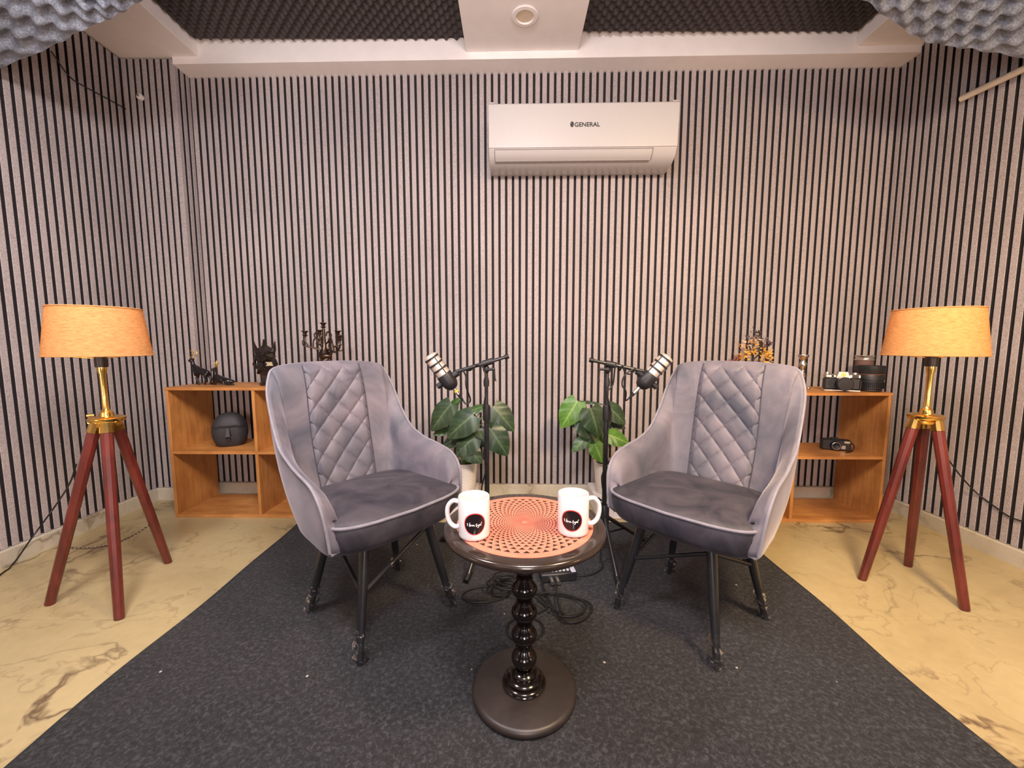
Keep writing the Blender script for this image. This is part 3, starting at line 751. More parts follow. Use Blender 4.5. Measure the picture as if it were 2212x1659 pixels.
# ------------------------------------------------------------------ microphones on boom stands
def mic_stand(px, py, feet, boom_a, boom_b, boom_y, hub, label):
    t = empty('microphone_stand', (px, py, RUG), 0, label, 'microphone stand', 'boom microphone stands')
    zt_ = hub - RUG
    MB().tube([(0, 0, .10), (0, 0, zt_ - .16)], .0105, 12).build('pole', M['black_metal'], t)
    MB().tube([(0, 0, zt_ - .17), (0, 0, zt_ - .005)], .0075, 12).build('inner_pole', M['black_metal'], t)
    MB().lathe([(.002, zt_ - .205), (.014, zt_ - .205), (.0155, zt_ - .20), (.0155, zt_ - .145), (.011, zt_ - .140), (.002, zt_ - .140)], 16).build('clutch', M['black_plastic'], t)
    MB().lathe([(.002, zt_ - .065), (.011, zt_ - .065), (.012, zt_ - .045), (.009, zt_ - .03), (.002, zt_ - .03)], 16).build('collar', M['black_plastic'], t)
    MB().lathe([(.002, .13), (.018, .13), (.021, .15), (.021, .21), (.016, .225), (.002, .225)], 16).build('tripod_hub', M['black_plastic'], t)
    for fx, fy in feet:
        b = Vector((fx - px, fy - py, .012)); d = Vector((b.x, b.y, 0)).normalized()
        lg = MB().tube([d * .015 + Vector((0, 0, .17)), b], .0085, 10).build('leg', M['black_metal'], t)
        MB().tube([b - d * .03 + Vector((0, 0, .016)), b + d * .008], .0115, 10).build('rubber_foot', M['black_rubber'], lg)
        MB().tube([Vector((0, 0, .10)), d * (b.length * .52) + Vector((0, 0, .095))], .004, 6).build('strut', M['black_metal'], lg)
    MB().ellipsoid((0, -.004, zt_ + .005), (.013, .014, .018), 14, 10).build('swivel', M['black_plastic'], t)
    s = 1 if boom_b[0] > px else -1
    MB().tube([(-s * .005, -.012, zt_ + .004), (-s * .036, -.014, zt_ + .006)], .0055, 10).build('clamp_knob', M['black_plastic'], t)
    MB().tube([(-s * .034, -.014, zt_ + .006), (-s * .036, -.016, zt_ - .030), (-s * .037, -.016, zt_ - .042)], [.0025, .0025, .0055], 8).build('clamp_lever', M['black_metal'], t)
    a = Vector((boom_a[0] - px, boom_y - py, boom_a[1] - RUG)); b = Vector((boom_b[0] - px, boom_y - py - .01, boom_b[1] - RUG))
    MB().tube([a, a.lerp(b, .45), b], [.0065, .0072, .0078], 12).build('boom', M['black_metal'], t)
    d = (b - a).normalized(); mid = a.lerp(b, .40)
    MB().tube([mid - d * .02, mid + d * .022], .0125, 12).build('boom_clamp', M['black_plastic'], t)
    MB().tube([a, a + d * .018], .0095, 10).build('end_cap', M['black_rubber'], t)
    return t
def microphone(center, axis, knobdir, label, yellow):
    # axis: towards the grille
    ax = Vector(axis).normalized(); q = Vector((0, 0, 1)).rotation_difference(ax); Mx = Matrix.Translation(center) @ q.to_matrix().to_4x4()
    t = empty('microphone', center, 0, label, 'microphone', 'podcast microphones'); L = q.to_matrix().to_4x4()
    MB().lathe([(.002, -.072), (.012, -.072), (.022, -.066), (.030, -.050), (.0315, -.040), (.0315, -.005), (.030, .0), (.002, .0)], 36, L).build('body', M['black_plastic'], t, True, 35)
    MB().lathe([(.002, -.001), (.0285, -.001), (.0285, .080), (.024, .090), (.012, .094), (.002, .095)], 36, L).build('grille', M['mesh_silver'], t, True, 50)
    for zz in (.024, .051, .078):
        MB().lathe([(.0282, zz - .004), (.0305, zz - .0035), (.0305, zz + .0035), (.0282, zz + .004)], 36, L, False, False).build('grille_band', M['black_plastic'], t)
    for k in range(4):
        a = k * math.pi / 2 + .6
        MB().tube([L @ Vector((.0292 * math.cos(a), .0292 * math.sin(a), zz)) for zz in (-.001, .04, .080)], .0022, 6).build('grille_rib', M['black_plastic'], t)
    kd = Vector(knobdir); kd = (kd - ax * kd.dot(ax)).normalized(); bc = -ax * .028
    MB().tube([bc + kd * .028, bc + kd * .052], .0135, 16).build('yoke_knob', M['black_plastic'], t)
    MB().tube([bc - kd * .028, bc - kd * .050], .0115, 16).build('yoke_knob', M['black_plastic'], t)
    arc = [bc + kd * .044, bc + kd * .040 - ax * .030, bc - ax * .055 + kd * .02, bc - ax * .055 - kd * .02, bc - kd * .040 - ax * .030, bc - kd * .044]
    e = bc - ax * .044 + Vector((0, 0, 0))
    pl = MB().tube([e, e - ax * .030], .0075, 14).build('plug', M['chrome'], t)
    if yellow: MB().tube([e - ax * .010, e - ax * .017], .0090, 14).build('yellow_ring', M['yellow'], pl)
    MB().tube([e - ax * .030, e - ax * .060], [.0072, .0040], 12).build('plug_boot', M['black_rubber'], pl)
    return Vector(center) + e - ax * .060
ya = 1.62
PL, PR = (-.104, ya), (.385, ya)
aL = on_y(1099, 769, ya); bLm = on_y(988, 802, ya); aR = on_y(1272, 777, ya); bRm = on_y(1385, 801, ya)
mic_stand(PL[0], PL[1], [(-.170, 1.425), (-.31, 1.74), (.09, 1.76)], (aL.x, aL.z), (bLm.x, bLm.z), ya - .012, on_y(1052, 800, ya).z, 'black tripod boom stand on the left holding the microphone with the yellow ring')
mic_stand(PR[0], PR[1], [(.394, 1.405), (.60, 1.735), (.19, 1.75)], (aR.x, aR.z), (bRm.x, bRm.z), ya - .012, on_y(1318, 800, ya).z, 'black tripod boom stand on the right holding the microphone with a plain plug')
mL = on_y(958, 808, ya - .02); mR = on_y(1408, 808, ya - .02)
eL = microphone(mL, (-.55, -.12, .80), (.8, .05, .55), 'silver-banded black podcast microphone with a yellow ring on its plug', True)
eR = microphone(mR, (.62, -.12, .75), (-.75, .05, .6), 'silver-banded black podcast microphone with a plain silver plug', False)
def cable(name, pts, r, label, group=None, n=8, mat='black_rubber'):
    o = MB().tube(catmull(pts, n), r, 8).build(name, M[mat]); return tag(o, label, 'cable', group)
cable('microphone_cable', [eL, eL + Vector((.012, .0, -.014)), eL + Vector((.03, .002, .0)), on_y(1007, 835, ya - .03), on_y(1006, 812, ya - .026), on_y(1000, 798, ya - .028), on_y(1015, 800, ya + .004), on_y(1030, 789, ya - .026), on_y(1046, 798, ya - .02), on_y(1050, 840, ya - .024), on_y(1046, 880, ya - .018), on_y(1054, 930, ya - .016), on_y(1044, 985, ya - .018), on_y(1052, 1005, ya - .014), on_y(1040, 1060, ya - .018), on_y(1046, 1120, ya - .02), (-.11, 1.56, .02)], .0032, 'black cable running from the left microphone down its stand')
cable('microphone_cable', [eR, eR + Vector((-.014, .0, -.006)), on_y(1352, 846, ya - .03), on_y(1344, 832, ya - .032), on_y(1347, 815, ya - .034), on_y(1358, 803, ya - .03), on_y(1372, 797, ya - .026), on_y(1362, 808, ya - .022), on_y(1350, 804, ya - .026), on_y(1345, 790, ya - .028), on_y(1338, 800, ya + .004), on_y(1330, 786, ya - .026), on_y(1324, 830, ya - .018), on_y(1312, 850, ya - .02), on_y(1320, 900, ya - .018), on_y(1306, 960, ya - .018), on_y(1312, 1000, ya - .018), on_y(1300, 1030, ya - .018), on_y(1304, 1080, ya - .02), on_y(1291, 1076, ya - .02), on_y(1302, 1105, ya - .02), (.36, 1.56, .02)], .0032, 'black cable running from the right microphone down its stand')

# ------------------------------------------------------------------ recorder and floor cables
c = on_z(1207, 1262, 0)
t = empty('audio_interface', (c.x, c.y, RUG), R(8), 'small black audio interface with pale keys lying on the carpet behind the table', 'audio interface')
MB().box((0, .05, .018), (.135, .11, .032), bev=.003).build('housing', M['black_plastic'], t)
k_ = MB().mesh('key', None)
kme = MB().box((0, 0, .0025), (.010, .010, .005), bev=.001).mesh('key', M['key_white'], False)
for i in range(8):
    for j in range(4):
        o = bpy.data.objects.new('key', kme); COL.objects.link(o); o.parent = t; o.location = (-.052 + .015 * i, .016 + .018 * j, .0338)
MB().box((.058, .05, .035), (.018, .10, .004), bev=.001).build('side_strip', M['key_white'], t)
for i in (-.03, -.008): MB().tube([(i, -.004, .016), (i, -.03, .015)], .008, 10).build('plug', M['chrome'], t)
def floor_loop(pts, label, r=.0032, zs=0.0, name='floor_cable'):
    P = []
    for i, (u, v) in enumerate(pts):
        p = on_z(u, v, RUG); P.append((p.x, p.y, RUG + r + .0012 + zs))
    return cable(name, P, r, label, 'cables on the carpet')
def ell(cx, cy, rx, ry, a0, a1, n=9, rot=0):
    o = []
    for k in range(n + 1):
        a = math.radians(a0 + (a1 - a0) * k / n); x, y = rx * math.cos(a), ry * math.sin(a); cr, sr = math.cos(math.radians(rot)), math.sin(math.radians(rot))
        o.append((cx + x * cr - y * sr, cy + x * sr + y * cr))
    return o
floor_loop(ell(1050, 1286, 52, 17, -30, 340, 14, -6) + [(1120, 1276), (1140, 1262)], 'thin black cable looped on the carpet beside the stand foot on the left')
floor_loop([(1170, 1262), (1180, 1290), (1196, 1322), (1215, 1345), (1244, 1350), (1270, 1338), (1279, 1318), (1262, 1302), (1225, 1292), (1190, 1287), (1150, 1288)], 'black cable making the wide loop in front of the audio interface', .0034, .006)
floor_loop([(1200, 1262), (1202, 1290), (1207, 1320), (1216, 1336), (1240, 1338), (1262, 1330), (1264, 1314), (1240, 1299), (1195, 1289), (1165, 1296), (1180, 1312), (1184, 1322), (1160, 1336)], 'black cable making the inner loop in front of the audio interface', .0034, .013)
floor_loop(ell(1134, 1362, 40, 27, -90, 270, 16), 'black cable ring circling behind the turned table post', .0034)
floor_loop([(1152, 1302), (1176, 1318), (1206, 1336), (1216, 1343)], 'straight black cable lying from the table post to the wide loop', .0028, .019)
floor_loop([(1245, 1245), (1262, 1246), (1286, 1240), (1302, 1226), (1300, 1215)], 'thin black cable curving from the audio interface to the stand on the right', .0026)
rnd = random.Random(3)
for q in range(5):
    cx_, cy_ = 1085 + rnd.random() * 26, 1262 + rnd.random() * 22
    floor_loop(ell(cx_, cy_, 22 + rnd.random() * 22, 9 + rnd.random() * 9, rnd.random() * 180, 300 + rnd.random() * 90, 12, rnd.random() * 50 - 25), ['topmost tangled black cable coil behind the table post', 'second tangled black cable coil from the top behind the table post', 'middle tangled black cable coil behind the table post', 'second lowest tangled black cable coil behind the table post', 'lowest tangled black cable coil lying on the carpet behind the table post'][4 - q], .0034, .0075 * (q + 1))
# lamp leads on the walls
def lead(pts, label): 
    P = [Vector((p.x, p.y, max(p.z, .0032))) for p in catmull(pts, 8)]
    o = MB().tube(P, .0028, 8).build('lamp_lead', M['black_rubber']); return tag(o, label, 'cable')
lead([on_y(165, 1003, 1.42), on_y(150, 1045, 1.45), on_x(118, 1095, -1.93), on_x(70, 1160, -1.90), on_z(20, 1228, .004), on_z(-60, 1300, .004), on_z(-150, 1400, .004)], 'black lamp lead hanging from the lamp on the left down to the marble floor')
lead([on_x(2043, 985, 1.80), on_x(2075, 1028, 1.99), on_x(2110, 1065, 2.054), on_x(2150, 1095, 2.058), on_x(2185, 1118, 2.058), on_x(2240, 1135, 2.058)], 'black lamp lead running from the lamp on the right along the slatted wall')
lead([on_x(110, 110, -2.05), on_x(150, 165, -2.058), on_x(185, 188, -2.058), on_x(230, 212, -2.058), on_x(276, 238, -2.058)], 'thin dark wire slanting across the slats below the sagging foam on the left')
# white anchor on the pier and ivory tube on the right wall
p = on_y(307, 212, yc)
t = empty('wall_anchor', (p.x, yc - .002, p.z), 0, 'small white round wall anchor on the slatted corner pier', 'wall anchor')
MB().tube([(0, 0, 0), (0, -.016, 0)], .0145, 16).build('cup', M['white'], t); MB().tube([(0, -.016, 0), (0, -.028, .002)], .006, 10).build('screw', M['chrome'], t)
a, b = on_x(2077, 213, 2.046), on_x(2230, 140, 2.046)
o = MB().tube([a, b], .0135, 14).build('tube_conduit', M['pipe']); tag(o, 'ivory plastic tube fixed slanting to the slatted right wall', 'tube')
# ------------------------------------------------------------------ potted plants
def leaf_mesh(name, mat, L=1.0, Wd=.78, droop=.35):
    nu, nv = 28, 44; vs = []; vein = []
    for j in range(nv + 1):
        v = j / nv
        wv = Wd * .5 * (math.sin(math.pi * min(1, (v * .92 + .08)) ** .72)) ** .8 if v < 1 else 0
        for i in range(nu + 1):
            u = i / nu * 2 - 1; x = u * wv
            yb = v * L - (.10 * L * abs(u) ** 1.5 if v < .25 else 0) * (1 - v / .25 if v < .25 else 0)
            lat = abs(((v * 6.5 - abs(u) * 1.6) % 1.0) - .5) * 2
            z = -droop * v * v * L - .16 * abs(u) ** 1.6 * wv + .018 * math.sin(v * 20 - abs(u) * 5) * abs(u)
            vs.append((x, yb, z)); vein.append(max(0, 1 - abs(u) * 9) * .8 + max(0, lat - .72) * 1.3 * (1 - abs(u) * .7))
    W = nu + 1; fs = [(j * W + i, j * W + i + 1, (j + 1) * W + i + 1, (j + 1) * W + i) for j in range(nv) for i in range(nu)]
    me = bpy.data.meshes.new(name); me.from_pydata(vs, [], fs); me.materials.append(mat)
    at = me.attributes.new('vein', 'FLOAT', 'POINT'); at.data.foreach_set('value', [min(1, x) for x in vein])
    me.polygons.foreach_set('use_smooth', [True] * len(me.polygons)); me.update(); return me
LM = {k: leaf_mesh('leaf', M[m_]) for k, m_ in (('d', 'leaf'), ('b', 'leaf_bright'), ('m', 'leaf_mid'))}
def plant(px, py, pz, leaves, label, o0, s0):
    t = empty('potted_plant', (px, py, pz), 0, label, 'plant', 'broad-leaved plants in white pots')
    MB().lathe([(.002, 0), (.056, 0), (.060, .006), (.064, .06), (.070, .14), (.074, .165), (.076, .170), (.073, .172), (.067, .165), (.064, .15), (.002, .148)], 48).build('pot', M['pot'], t, True, 50)
    MB().lathe([(.002, .150), (.064, .150), (.055, .158), (.002, .160)], 24).build('soil', M['soil'], t)
    for (bu, bv, tu, tv, dy, k, wid, tiltz) in leaves:
        conv = lambda u, v: on_y(o0[0] + u / s0, o0[1] + v / s0, py + dy)
        b, e_ = conv(bu, bv), conv(tu, tv)
        e_ = e_ + Vector((0, -.03, 0))
        ax = e_ - b; Ln = ax.length; ax.normalize(); nrm = Vector((0, -.82, tiltz)); nrm = (nrm - ax * nrm.dot(ax)).normalized(); sx = ax.cross(nrm)
        Mt = Matrix((sx, ax, nrm)).transposed().to_4x4(); Mt.translation = b - Vector((px, py, pz))
        lf = bpy.data.objects.new('leaf', LM[k]); COL.objects.link(lf); lf.parent = t
        lf.matrix_local = Mt @ Matrix.Diagonal((Ln * wid, Ln * 1.0, Ln * .55, 1))
        st = b - Vector((px, py, pz)); base_ = Vector((st.x * .12, st.y * .12, .155))
        MB().tube(catmull([base_, base_.lerp(st, .5) + Vector((-st.x * .15, -.0, .05)), st], 6), .0028, 6).build('stem', M['stem'], t)
LEFT = [(395, 630, 203, 860, -.02, 'd', .92, .5), (395, 655, 482, 572, .05, 'm', .7, .2), (690, 655, 478, 700, .02, 'm', .55, .9), (590, 730, 345, 915, -.08, 'd', 1.05, .6), (770, 655, 965, 860, -.03, 'd', .95, .5), (745, 860, 905, 1085, -.08, 'd', 1.05, .4), (600, 930, 430, 1075, -.09, 'd', 1.25, .6), (520, 1010, 670, 1145, -.10, 'd', 1.1, .5), (370, 860, 235, 885, .02, 'm', .8, .8), (720, 775, 860, 830, .04, 'm', 1.0, .7), (520, 740, 635, 760, .05, 'm', .9, .4), (640, 860, 700, 1010, .02, 'd', 1.2, .5), (560, 870, 300, 990, -.03, 'd', .8, .7)]
RIGHT = [(1525, 605, 1368, 835, -.03, 'b', 1.0, .5), (1535, 610, 1760, 600, .02, 'd', .28, 1.5), (1640, 670, 1715, 910, -.09, 'd', 1.2, .5), (1800, 655, 1955, 800, .0, 'd', 1.0, .5), (1790, 905, 1985, 965, -.05, 'b', 1.0, .6), (1610, 930, 1465, 1045, -.03, 'm', .8, .5), (1680, 990, 1745, 1145, -.08, 'b', 1.1, .4), (1540, 800, 1630, 930, -.05, 'd', 1.1, .5), (1800, 780, 1950, 830, .04, 'd', .8, .6), (1640, 880, 1720, 1020, -.02, 'm', 1.3, .5), (1530, 700, 1480, 830, .05, 'd', .9, .5), (1560, 640, 1600, 700, .06, 'm', .8, .5), (1740, 700, 1790, 860, -.01, 'd', 1.1, .4)]
plant(-.262, 2.14, .0955, LEFT, 'broad-leaved dark green plant in a white pot, beside the chair on the left', (880, 720), 4.148)
plant(.520, 2.14, .0955, RIGHT, 'broad-leaved plant with bright green leaves in a white pot, beside the chair on the right', (880, 720), 4.148)
for x, l in ((-.275, 'white block under the pot of the dark green plant'), (.525, 'white block under the pot of the plant with bright leaves')):
    o = MB().box((0, 0, .0475), (.165, .29, .095), bev=.004).build('plinth_block', M['block']); o.location = (x, 2.145, 0); tag(o, l, 'block', 'plinth blocks under the plants')

# ------------------------------------------------------------------ ornaments on the left shelf
def figure(name, verts, chains, mat, parent, sub=2):
    # verts: name -> (x, y, z, r); chains: lists of names
    ids = {k: i for i, k in enumerate(verts)}; V = [v[:3] for v in verts.values()]; E = []
    for c_ in chains:
        for a, b in zip(c_, c_[1:]): E.append((ids[a], ids[b]))
    me = bpy.data.meshes.new(name); me.from_pydata(V, E, []); me.materials.append(mat)
    import bmesh
    bm = bmesh.new(); bm.from_mesh(me); lay = bm.verts.layers.skin.verify(); bm.verts.ensure_lookup_table()
    for i, v in enumerate(verts.values()):
        bm.verts[i][lay].radius = (v[3], v[3] if len(v) < 5 else v[4]); bm.verts[i][lay].use_root = (i == 0)
    bm.to_mesh(me); bm.free()
    o = bpy.data.objects.new(name, me); COL.objects.link(o); o.parent = parent
    m_ = o.modifiers.new('skin', 'SKIN'); m_.use_smooth_shade = True
    s = o.modifiers.new('subdivision', 'SUBSURF'); s.levels = sub; s.render_levels = sub
    return o
def antlers(parent, base, sc_, lean, mat):
    m_ = MB()
    for s in (-1, 1):
        b = Vector(base) + Vector((0, s * .004, 0))
        pts = [b, b + Vector((lean * .5, s * .012, .014)) * sc_, b + Vector((lean * .9, s * .018, .034)) * sc_, b + Vector((lean * .4 - .004, s * .016, .058)) * sc_]
        if s == -1: pts = [p + Vector((.008, 0, -.003)) * sc_ * k for k, p in enumerate(pts)]
        c_ = catmull(pts, 5); m_.tube(c_, [.0026 - .0016 * i / len(c_) for i in range(len(c_))], 6)
        for i, (dx, dz) in ((5, (-.016, .010)), (9, (.014, .018)), (12, (-.010, .016))):
            m_.tube([c_[i], c_[i] + Vector((dx, s * .004, dz)) * sc_], [.0019, .0008], 5)
    return m_.build('antlers', mat, parent)
p = on_y(434, 836, 2.13)
t = empty('deer_figurine', (p.x, 2.13, SHL + .0), R(-8), 'standing black deer figurine with gold antlers on the shelf top', 'figurine')
figure('body', {'hip': (.038, 0, .076, .019, .017), 'mid': (.012, 0, .078, .018, .016), 'chest': (-.018, 0, .080, .020, .017), 'neck': (-.034, 0, .102, .012), 'nk2': (-.040, 0, .124, .009), 'head': (-.046, 0, .136, .0095), 'muz': (-.064, 0, .127, .0045), 'tail': (.056, 0, .078, .005), 'ear1': (-.038, .012, .142, .003), 'ear2': (-.038, -.012, .142, .003),
                'fl1': (-.022, .010, .055, .009), 'fl2': (-.028, .010, .030, .0052), 'fl3': (-.036, .010, .0035, .0046), 'fr1': (-.018, -.010, .055, .009), 'fr2': (-.006, -.010, .030, .0052), 'fr3': (.002, -.010, .0035, .0046),
                'hl1': (.045, .010, .054, .010), 'hl2': (.056, .010, .033, .0055), 'hl3': (.048, .010, .0035, .0046), 'hr1': (.040, -.010, .054, .010), 'hr2': (.044, -.010, .033, .0055), 'hr3': (.034, -.010, .0035, .0046)},
       [['hip', 'mid', 'chest', 'neck', 'nk2', 'head', 'muz'], ['hip', 'tail'], ['head', 'ear1'], ['head', 'ear2'], ['chest', 'fl1', 'fl2', 'fl3'], ['chest', 'fr1', 'fr2', 'fr3'], ['hip', 'hl1', 'hl2', 'hl3'], ['hip', 'hr1', 'hr2', 'hr3']], M['gloss_black'], t)
antlers(t, (-.042, 0, .142), .85, .018, M['gold'])
p = on_y(478, 832, 2.14)
t = empty('deer_figurine', (p.x, 2.14, SHL), R(6), 'reclining black deer figurine with thin gold antlers on the shelf top', 'figurine')
figure('body', {'hip': (.050, 0, .024, .022, .020), 'mid': (.012, 0, .026, .021, .020), 'chest': (-.022, 0, .030, .020, .018), 'neck': (-.028, 0, .055, .012), 'nk2': (-.026, 0, .075, .009), 'head': (-.028, 0, .088, .0095), 'muz': (-.040, -.010, .080, .0045), 'ear1': (-.022, .013, .092, .003), 'ear2': (-.022, -.013, .090, .003), 'tail': (.075, 0, .020, .005),
                'fl1': (-.040, .012, .012, .009), 'fl2': (-.055, .012, .0065, .0055), 'fl3': (-.030, .014, .0055, .0048), 'hl1': (.030, -.022, .012, .010), 'hl2': (.060, -.024, .007, .006), 'hl3': (.078, -.020, .0055, .005)},
       [['hip', 'mid', 'chest', 'neck', 'nk2', 'head', 'muz'], ['head', 'ear1'], ['head', 'ear2'], ['hip', 'tail'], ['chest', 'fl1', 'fl2', 'fl3'], ['hip', 'hl1', 'hl2', 'hl3']], M['gloss_black'], t)
antlers(t, (-.024, 0, .094), .62, .010, M['gold'])
# horned carved statue
p = on_y(577, 832, 2.13)
t = empty('carved_statue', (p.x, 2.13, SHL), R(4), 'dark carved dragon-like statue with pointed horns on the shelf top', 'statue')
def sect(z, rx, ry, oy=0): return [(rx * math.cos(a) , ry * math.sin(a) + oy, z) for a in [math.pi * 2 * (k + .5) / 8 for k in range(8)]]
MB().rings([sect(.0, .034, .030), sect(.012, .036, .032), sect(.02, .028, .024), sect(.055, .030, .026), sect(.075, .040, .032), sect(.105, .047, .036), sect(.125, .040, .032), sect(.15, .050, .036), sect(.178, .046, .034), sect(.20, .030, .026), sect(.212, .012, .012)]).build('body', M['carved'], t, False)
for s in (-1, 1):
    MB().tube([(s * .036, 0, .165), (s * .047, -.004, .195), (s * .051, -.004, .216), (s * .054, 0, .236)], [.014, .012, .007, .0015], 6).build('horn', M['carved'], t, False)
    MB().tube([(s * .044, -.018, .135), (s * .026, -.036, .150), (0, -.044, .132)], [.007, .010, .008], 5).build('brow', M['carved'], t, False)
    MB().tube([(s * .046, -.010, .176), (s * .028, -.034, .182), (0, -.040, .160)], [.006, .009, .008], 5).build('brow', M['carved'], t, False)
    MB().tube([(s * .048, -.010, .085), (s * .056, -.004, .115), (s * .050, .0, .140)], [.005, .010, .003], 5).build('wing', M['carved'], t, False)
    MB().ellipsoid((s * .016, -.033, .115), (.008, .006, .006), 8, 6).build('eye', M['gloss_black'], t)
    MB().tube([(s * .030, -.024, .065), (s * .016, -.038, .085), (s * .004, -.040, .100)], [.006, .008, .004], 5).build('jaw', M['carved'], t, False)
MB().tube([(0, -.012, .19), (0, -.008, .215), (0, -.004, .243)], [.012, .009, .006], 6).build('crest', M['carved'], t, False)
MB().tube([(0, -.036, .125), (0, -.046, .10), (0, -.040, .085)], [.005, .010, .006], 6).build('snout', M['carved'], t, False)
# candelabra
p = on_y(704, 830, 2.15)
t = empty('candelabra', (p.x, 2.15, SHL), R(0), 'ornate dark bronze five-armed candelabra on the shelf top', 'candelabra')
MB().lathe([(.002, 0), (.052, 0), (.055, .006), (.048, .014), (.030, .020), (.018, .034), (.014, .06), (.020, .080), (.028, .095), (.030, .115), (.022, .135), (.026, .15), (.030, .17), (.020, .185), (.012, .20), (.009, .25), (.008, .30), (.002, .30)], 20).build('stem', M['bronze'], t, True, 40)
MB().ellipsoid((.012, -.018, .155), (.034, .018, .016), 12, 8).build('leaf_scroll', M['bronze'], t)
MB().tube(catmull([(-.024, -.01, .10), (.0, -.03, .125), (.03, -.014, .15), (.046, -.02, .178)], 5), .009, 7).build('leaf_scroll', M['bronze'], t)
def cup(x, y, z):
    MB().lathe([(.002, 0), (.006, 0), (.007, .006), (.013, .009), (.015, .011), (.008, .014), (.009, .020), (.012, .027), (.018, .031), (.018, .0335), (.010, .033), (.002, .030)], 14, T(x, y, z)).build('candle_cup', M['bronze'], t, True, 40)
cup(0, 0, .298)
for (x, y, z) in ((-.094, -.01, .255), (.090, -.012, .232), (-.045, .05, .262), (.055, .05, .258)):
    MB().tube(catmull([(0, 0, .17), (x * .3, y * .3, .150 + .04), (x * .62, y * .6, z - .055), (x * .82, y * .85, z - .050), (x, y, z - .022), (x, y, z + .002)], 6), .0048, 7).build('arm', M['bronze'], t)
    MB().tube(catmull([(x * .6, y * .6, z - .055), (x * .55, y * .5, z - .015), (x * .38, y * .4, z - .002), (x * .30, y * .3, z - .028), (x * .44, y * .4, z - .036)], 5), .0038, 6).build('scroll', M['bronze'], t)
    MB().tube(catmull([(x * .85, y * .85, z - .05), (x * 1.12, y, z - .045), (x * 1.16, y, z - .020), (x * 1.02, y, z - .018)], 5), .0032, 6).build('scroll', M['bronze'], t)
    cup(x, y, z)
for s in (-1, 1): MB().tube(catmull([(0, 0, .21), (s * .03, -.01, .235), (s * .045, -.01, .268), (s * .024, -.008, .282), (s * .016, -.008, .262)], 5), .0042, 6).build('scroll', M['bronze'], t)
# face vase
p = on_y(494, 968, 2.13)
zs_ = SHL * .505 + .0075
t = empty('face_vase', (p.x, 2.15, zs_), R(26), 'matte black round face vase inside the upper left cube', 'vase')
def hd(q):
    x, y, z = q
    f = lambda a, n: math.copysign(abs(a) ** n, a)
    r = (abs(x) ** 2.6 + abs(y) ** 2.6 + abs(z) ** 2.6) ** (-1 / 2.6); v = Vector((x * r, y * r, z * r))
    v.z = max(v.z, -.82)
    if v.z < 0: v.x *= 1 - .12 * v.z * v.z; v.y *= 1 - .1 * v.z * v.z
    else: v.x *= 1 - .16 * v.z ** 2; v.y *= 1 - .2 * v.z ** 2
    if v.y < -.25 and -.9 < v.z < .28: v.y = v.y * .86 + .03      # flattened face below the brow
    return v
MB().ellipsoid((0, 0, .082), (.082, .066, .1), 64, 48, None, hd).build('head', M['matte_black'], t, True, 80)
MB().rings([[(-.007, -.052, .106), (.007, -.052, .106), (.005, -.060, .106), (-.005, -.060, .106)], [(-.014, -.052, .064), (.014, -.052, .064), (.010, -.078, .062), (-.010, -.078, .062)], [(-.012, -.052, .063), (.012, -.052, .063), (.007, -.066, .062), (-.007, -.066, .062)]]).build('nose', M['matte_black'], t, False)
MB().ellipsoid((0, -.054, .046), (.011, .010, .005), 12, 8).build('lip', M['matte_black'], t); MB().ellipsoid((0, -.0535, .0405), (.009, .010, .004), 12, 8).build('lip', M['matte_black'], t)

# ------------------------------------------------------------------ ornaments on the right shelf
# film camera
p = on_y(1823, 842, 2.02)
t = empty('film_camera', (p.x, 2.04, SHR), R(-24), 'old black and silver film camera standing on the shelf top', 'camera')
MB().box((0, 0, .038), (.150, .040, .060), bev=.006).build('body', M['black_plastic'], t)
MB().box((0, 0, .004), (.150, .042, .008), bev=.002).build('bottom_plate', M['chrome'], t)
MB().box((-.050, -.001, .076), (.046, .040, .018), bev=.004).build('top_plate', M['chrome'], t); MB().box((.048, -.001, .076), (.050, .040, .020), bev=.004).build('top_plate', M['chrome'], t)
MB().rings([[(-.028, -.026, .066), (.028, -.026, .066), (.028, .02, .066), (-.028, .02, .066)], [(-.018, -.022, .098), (.018, -.022, .098), (.016, .016, .098), (-.016, .016, .098)]]).build('prism', M['chrome'], t, False)
MB().tube([(0, -.022, .084), (0, -.028, .084)], .010, 16).build('emblem', M['brass'], t)
MB().box((.050, -.021, .076), (.026, .004, .012)).build('window', M['gloss_black'], t); MB().tube([(-.043, -.020, .076), (-.043, -.024, .076)], .005, 12).build('window', M['gloss_black'], t)
MB().lathe([(.002, .085), (.011, .085), (.011, .096), (.002, .096)], 16, T(-.062, 0, 0)).build('rewind_knob', M['chrome'], t); MB().lathe([(.002, .086), (.013, .086), (.013, .094), (.002, .094)], 16, T(.052, 0, 0)).build('shutter_dial', M['chrome'], t)
Lm = RX(90)
MB().lathe([(.002, .018), (.030, .018), (.030, .045), (.034, .048), (.034, .070), (.031, .073), (.002, .074)], 32, T(-.002, 0, .040) @ Lm).build('lens', M['black_rubber'], t, True, 40)
MB().box((.072, -.004, .034), (.010, .040, .050), bev=.004).build('grip', M['black_plastic'], t)
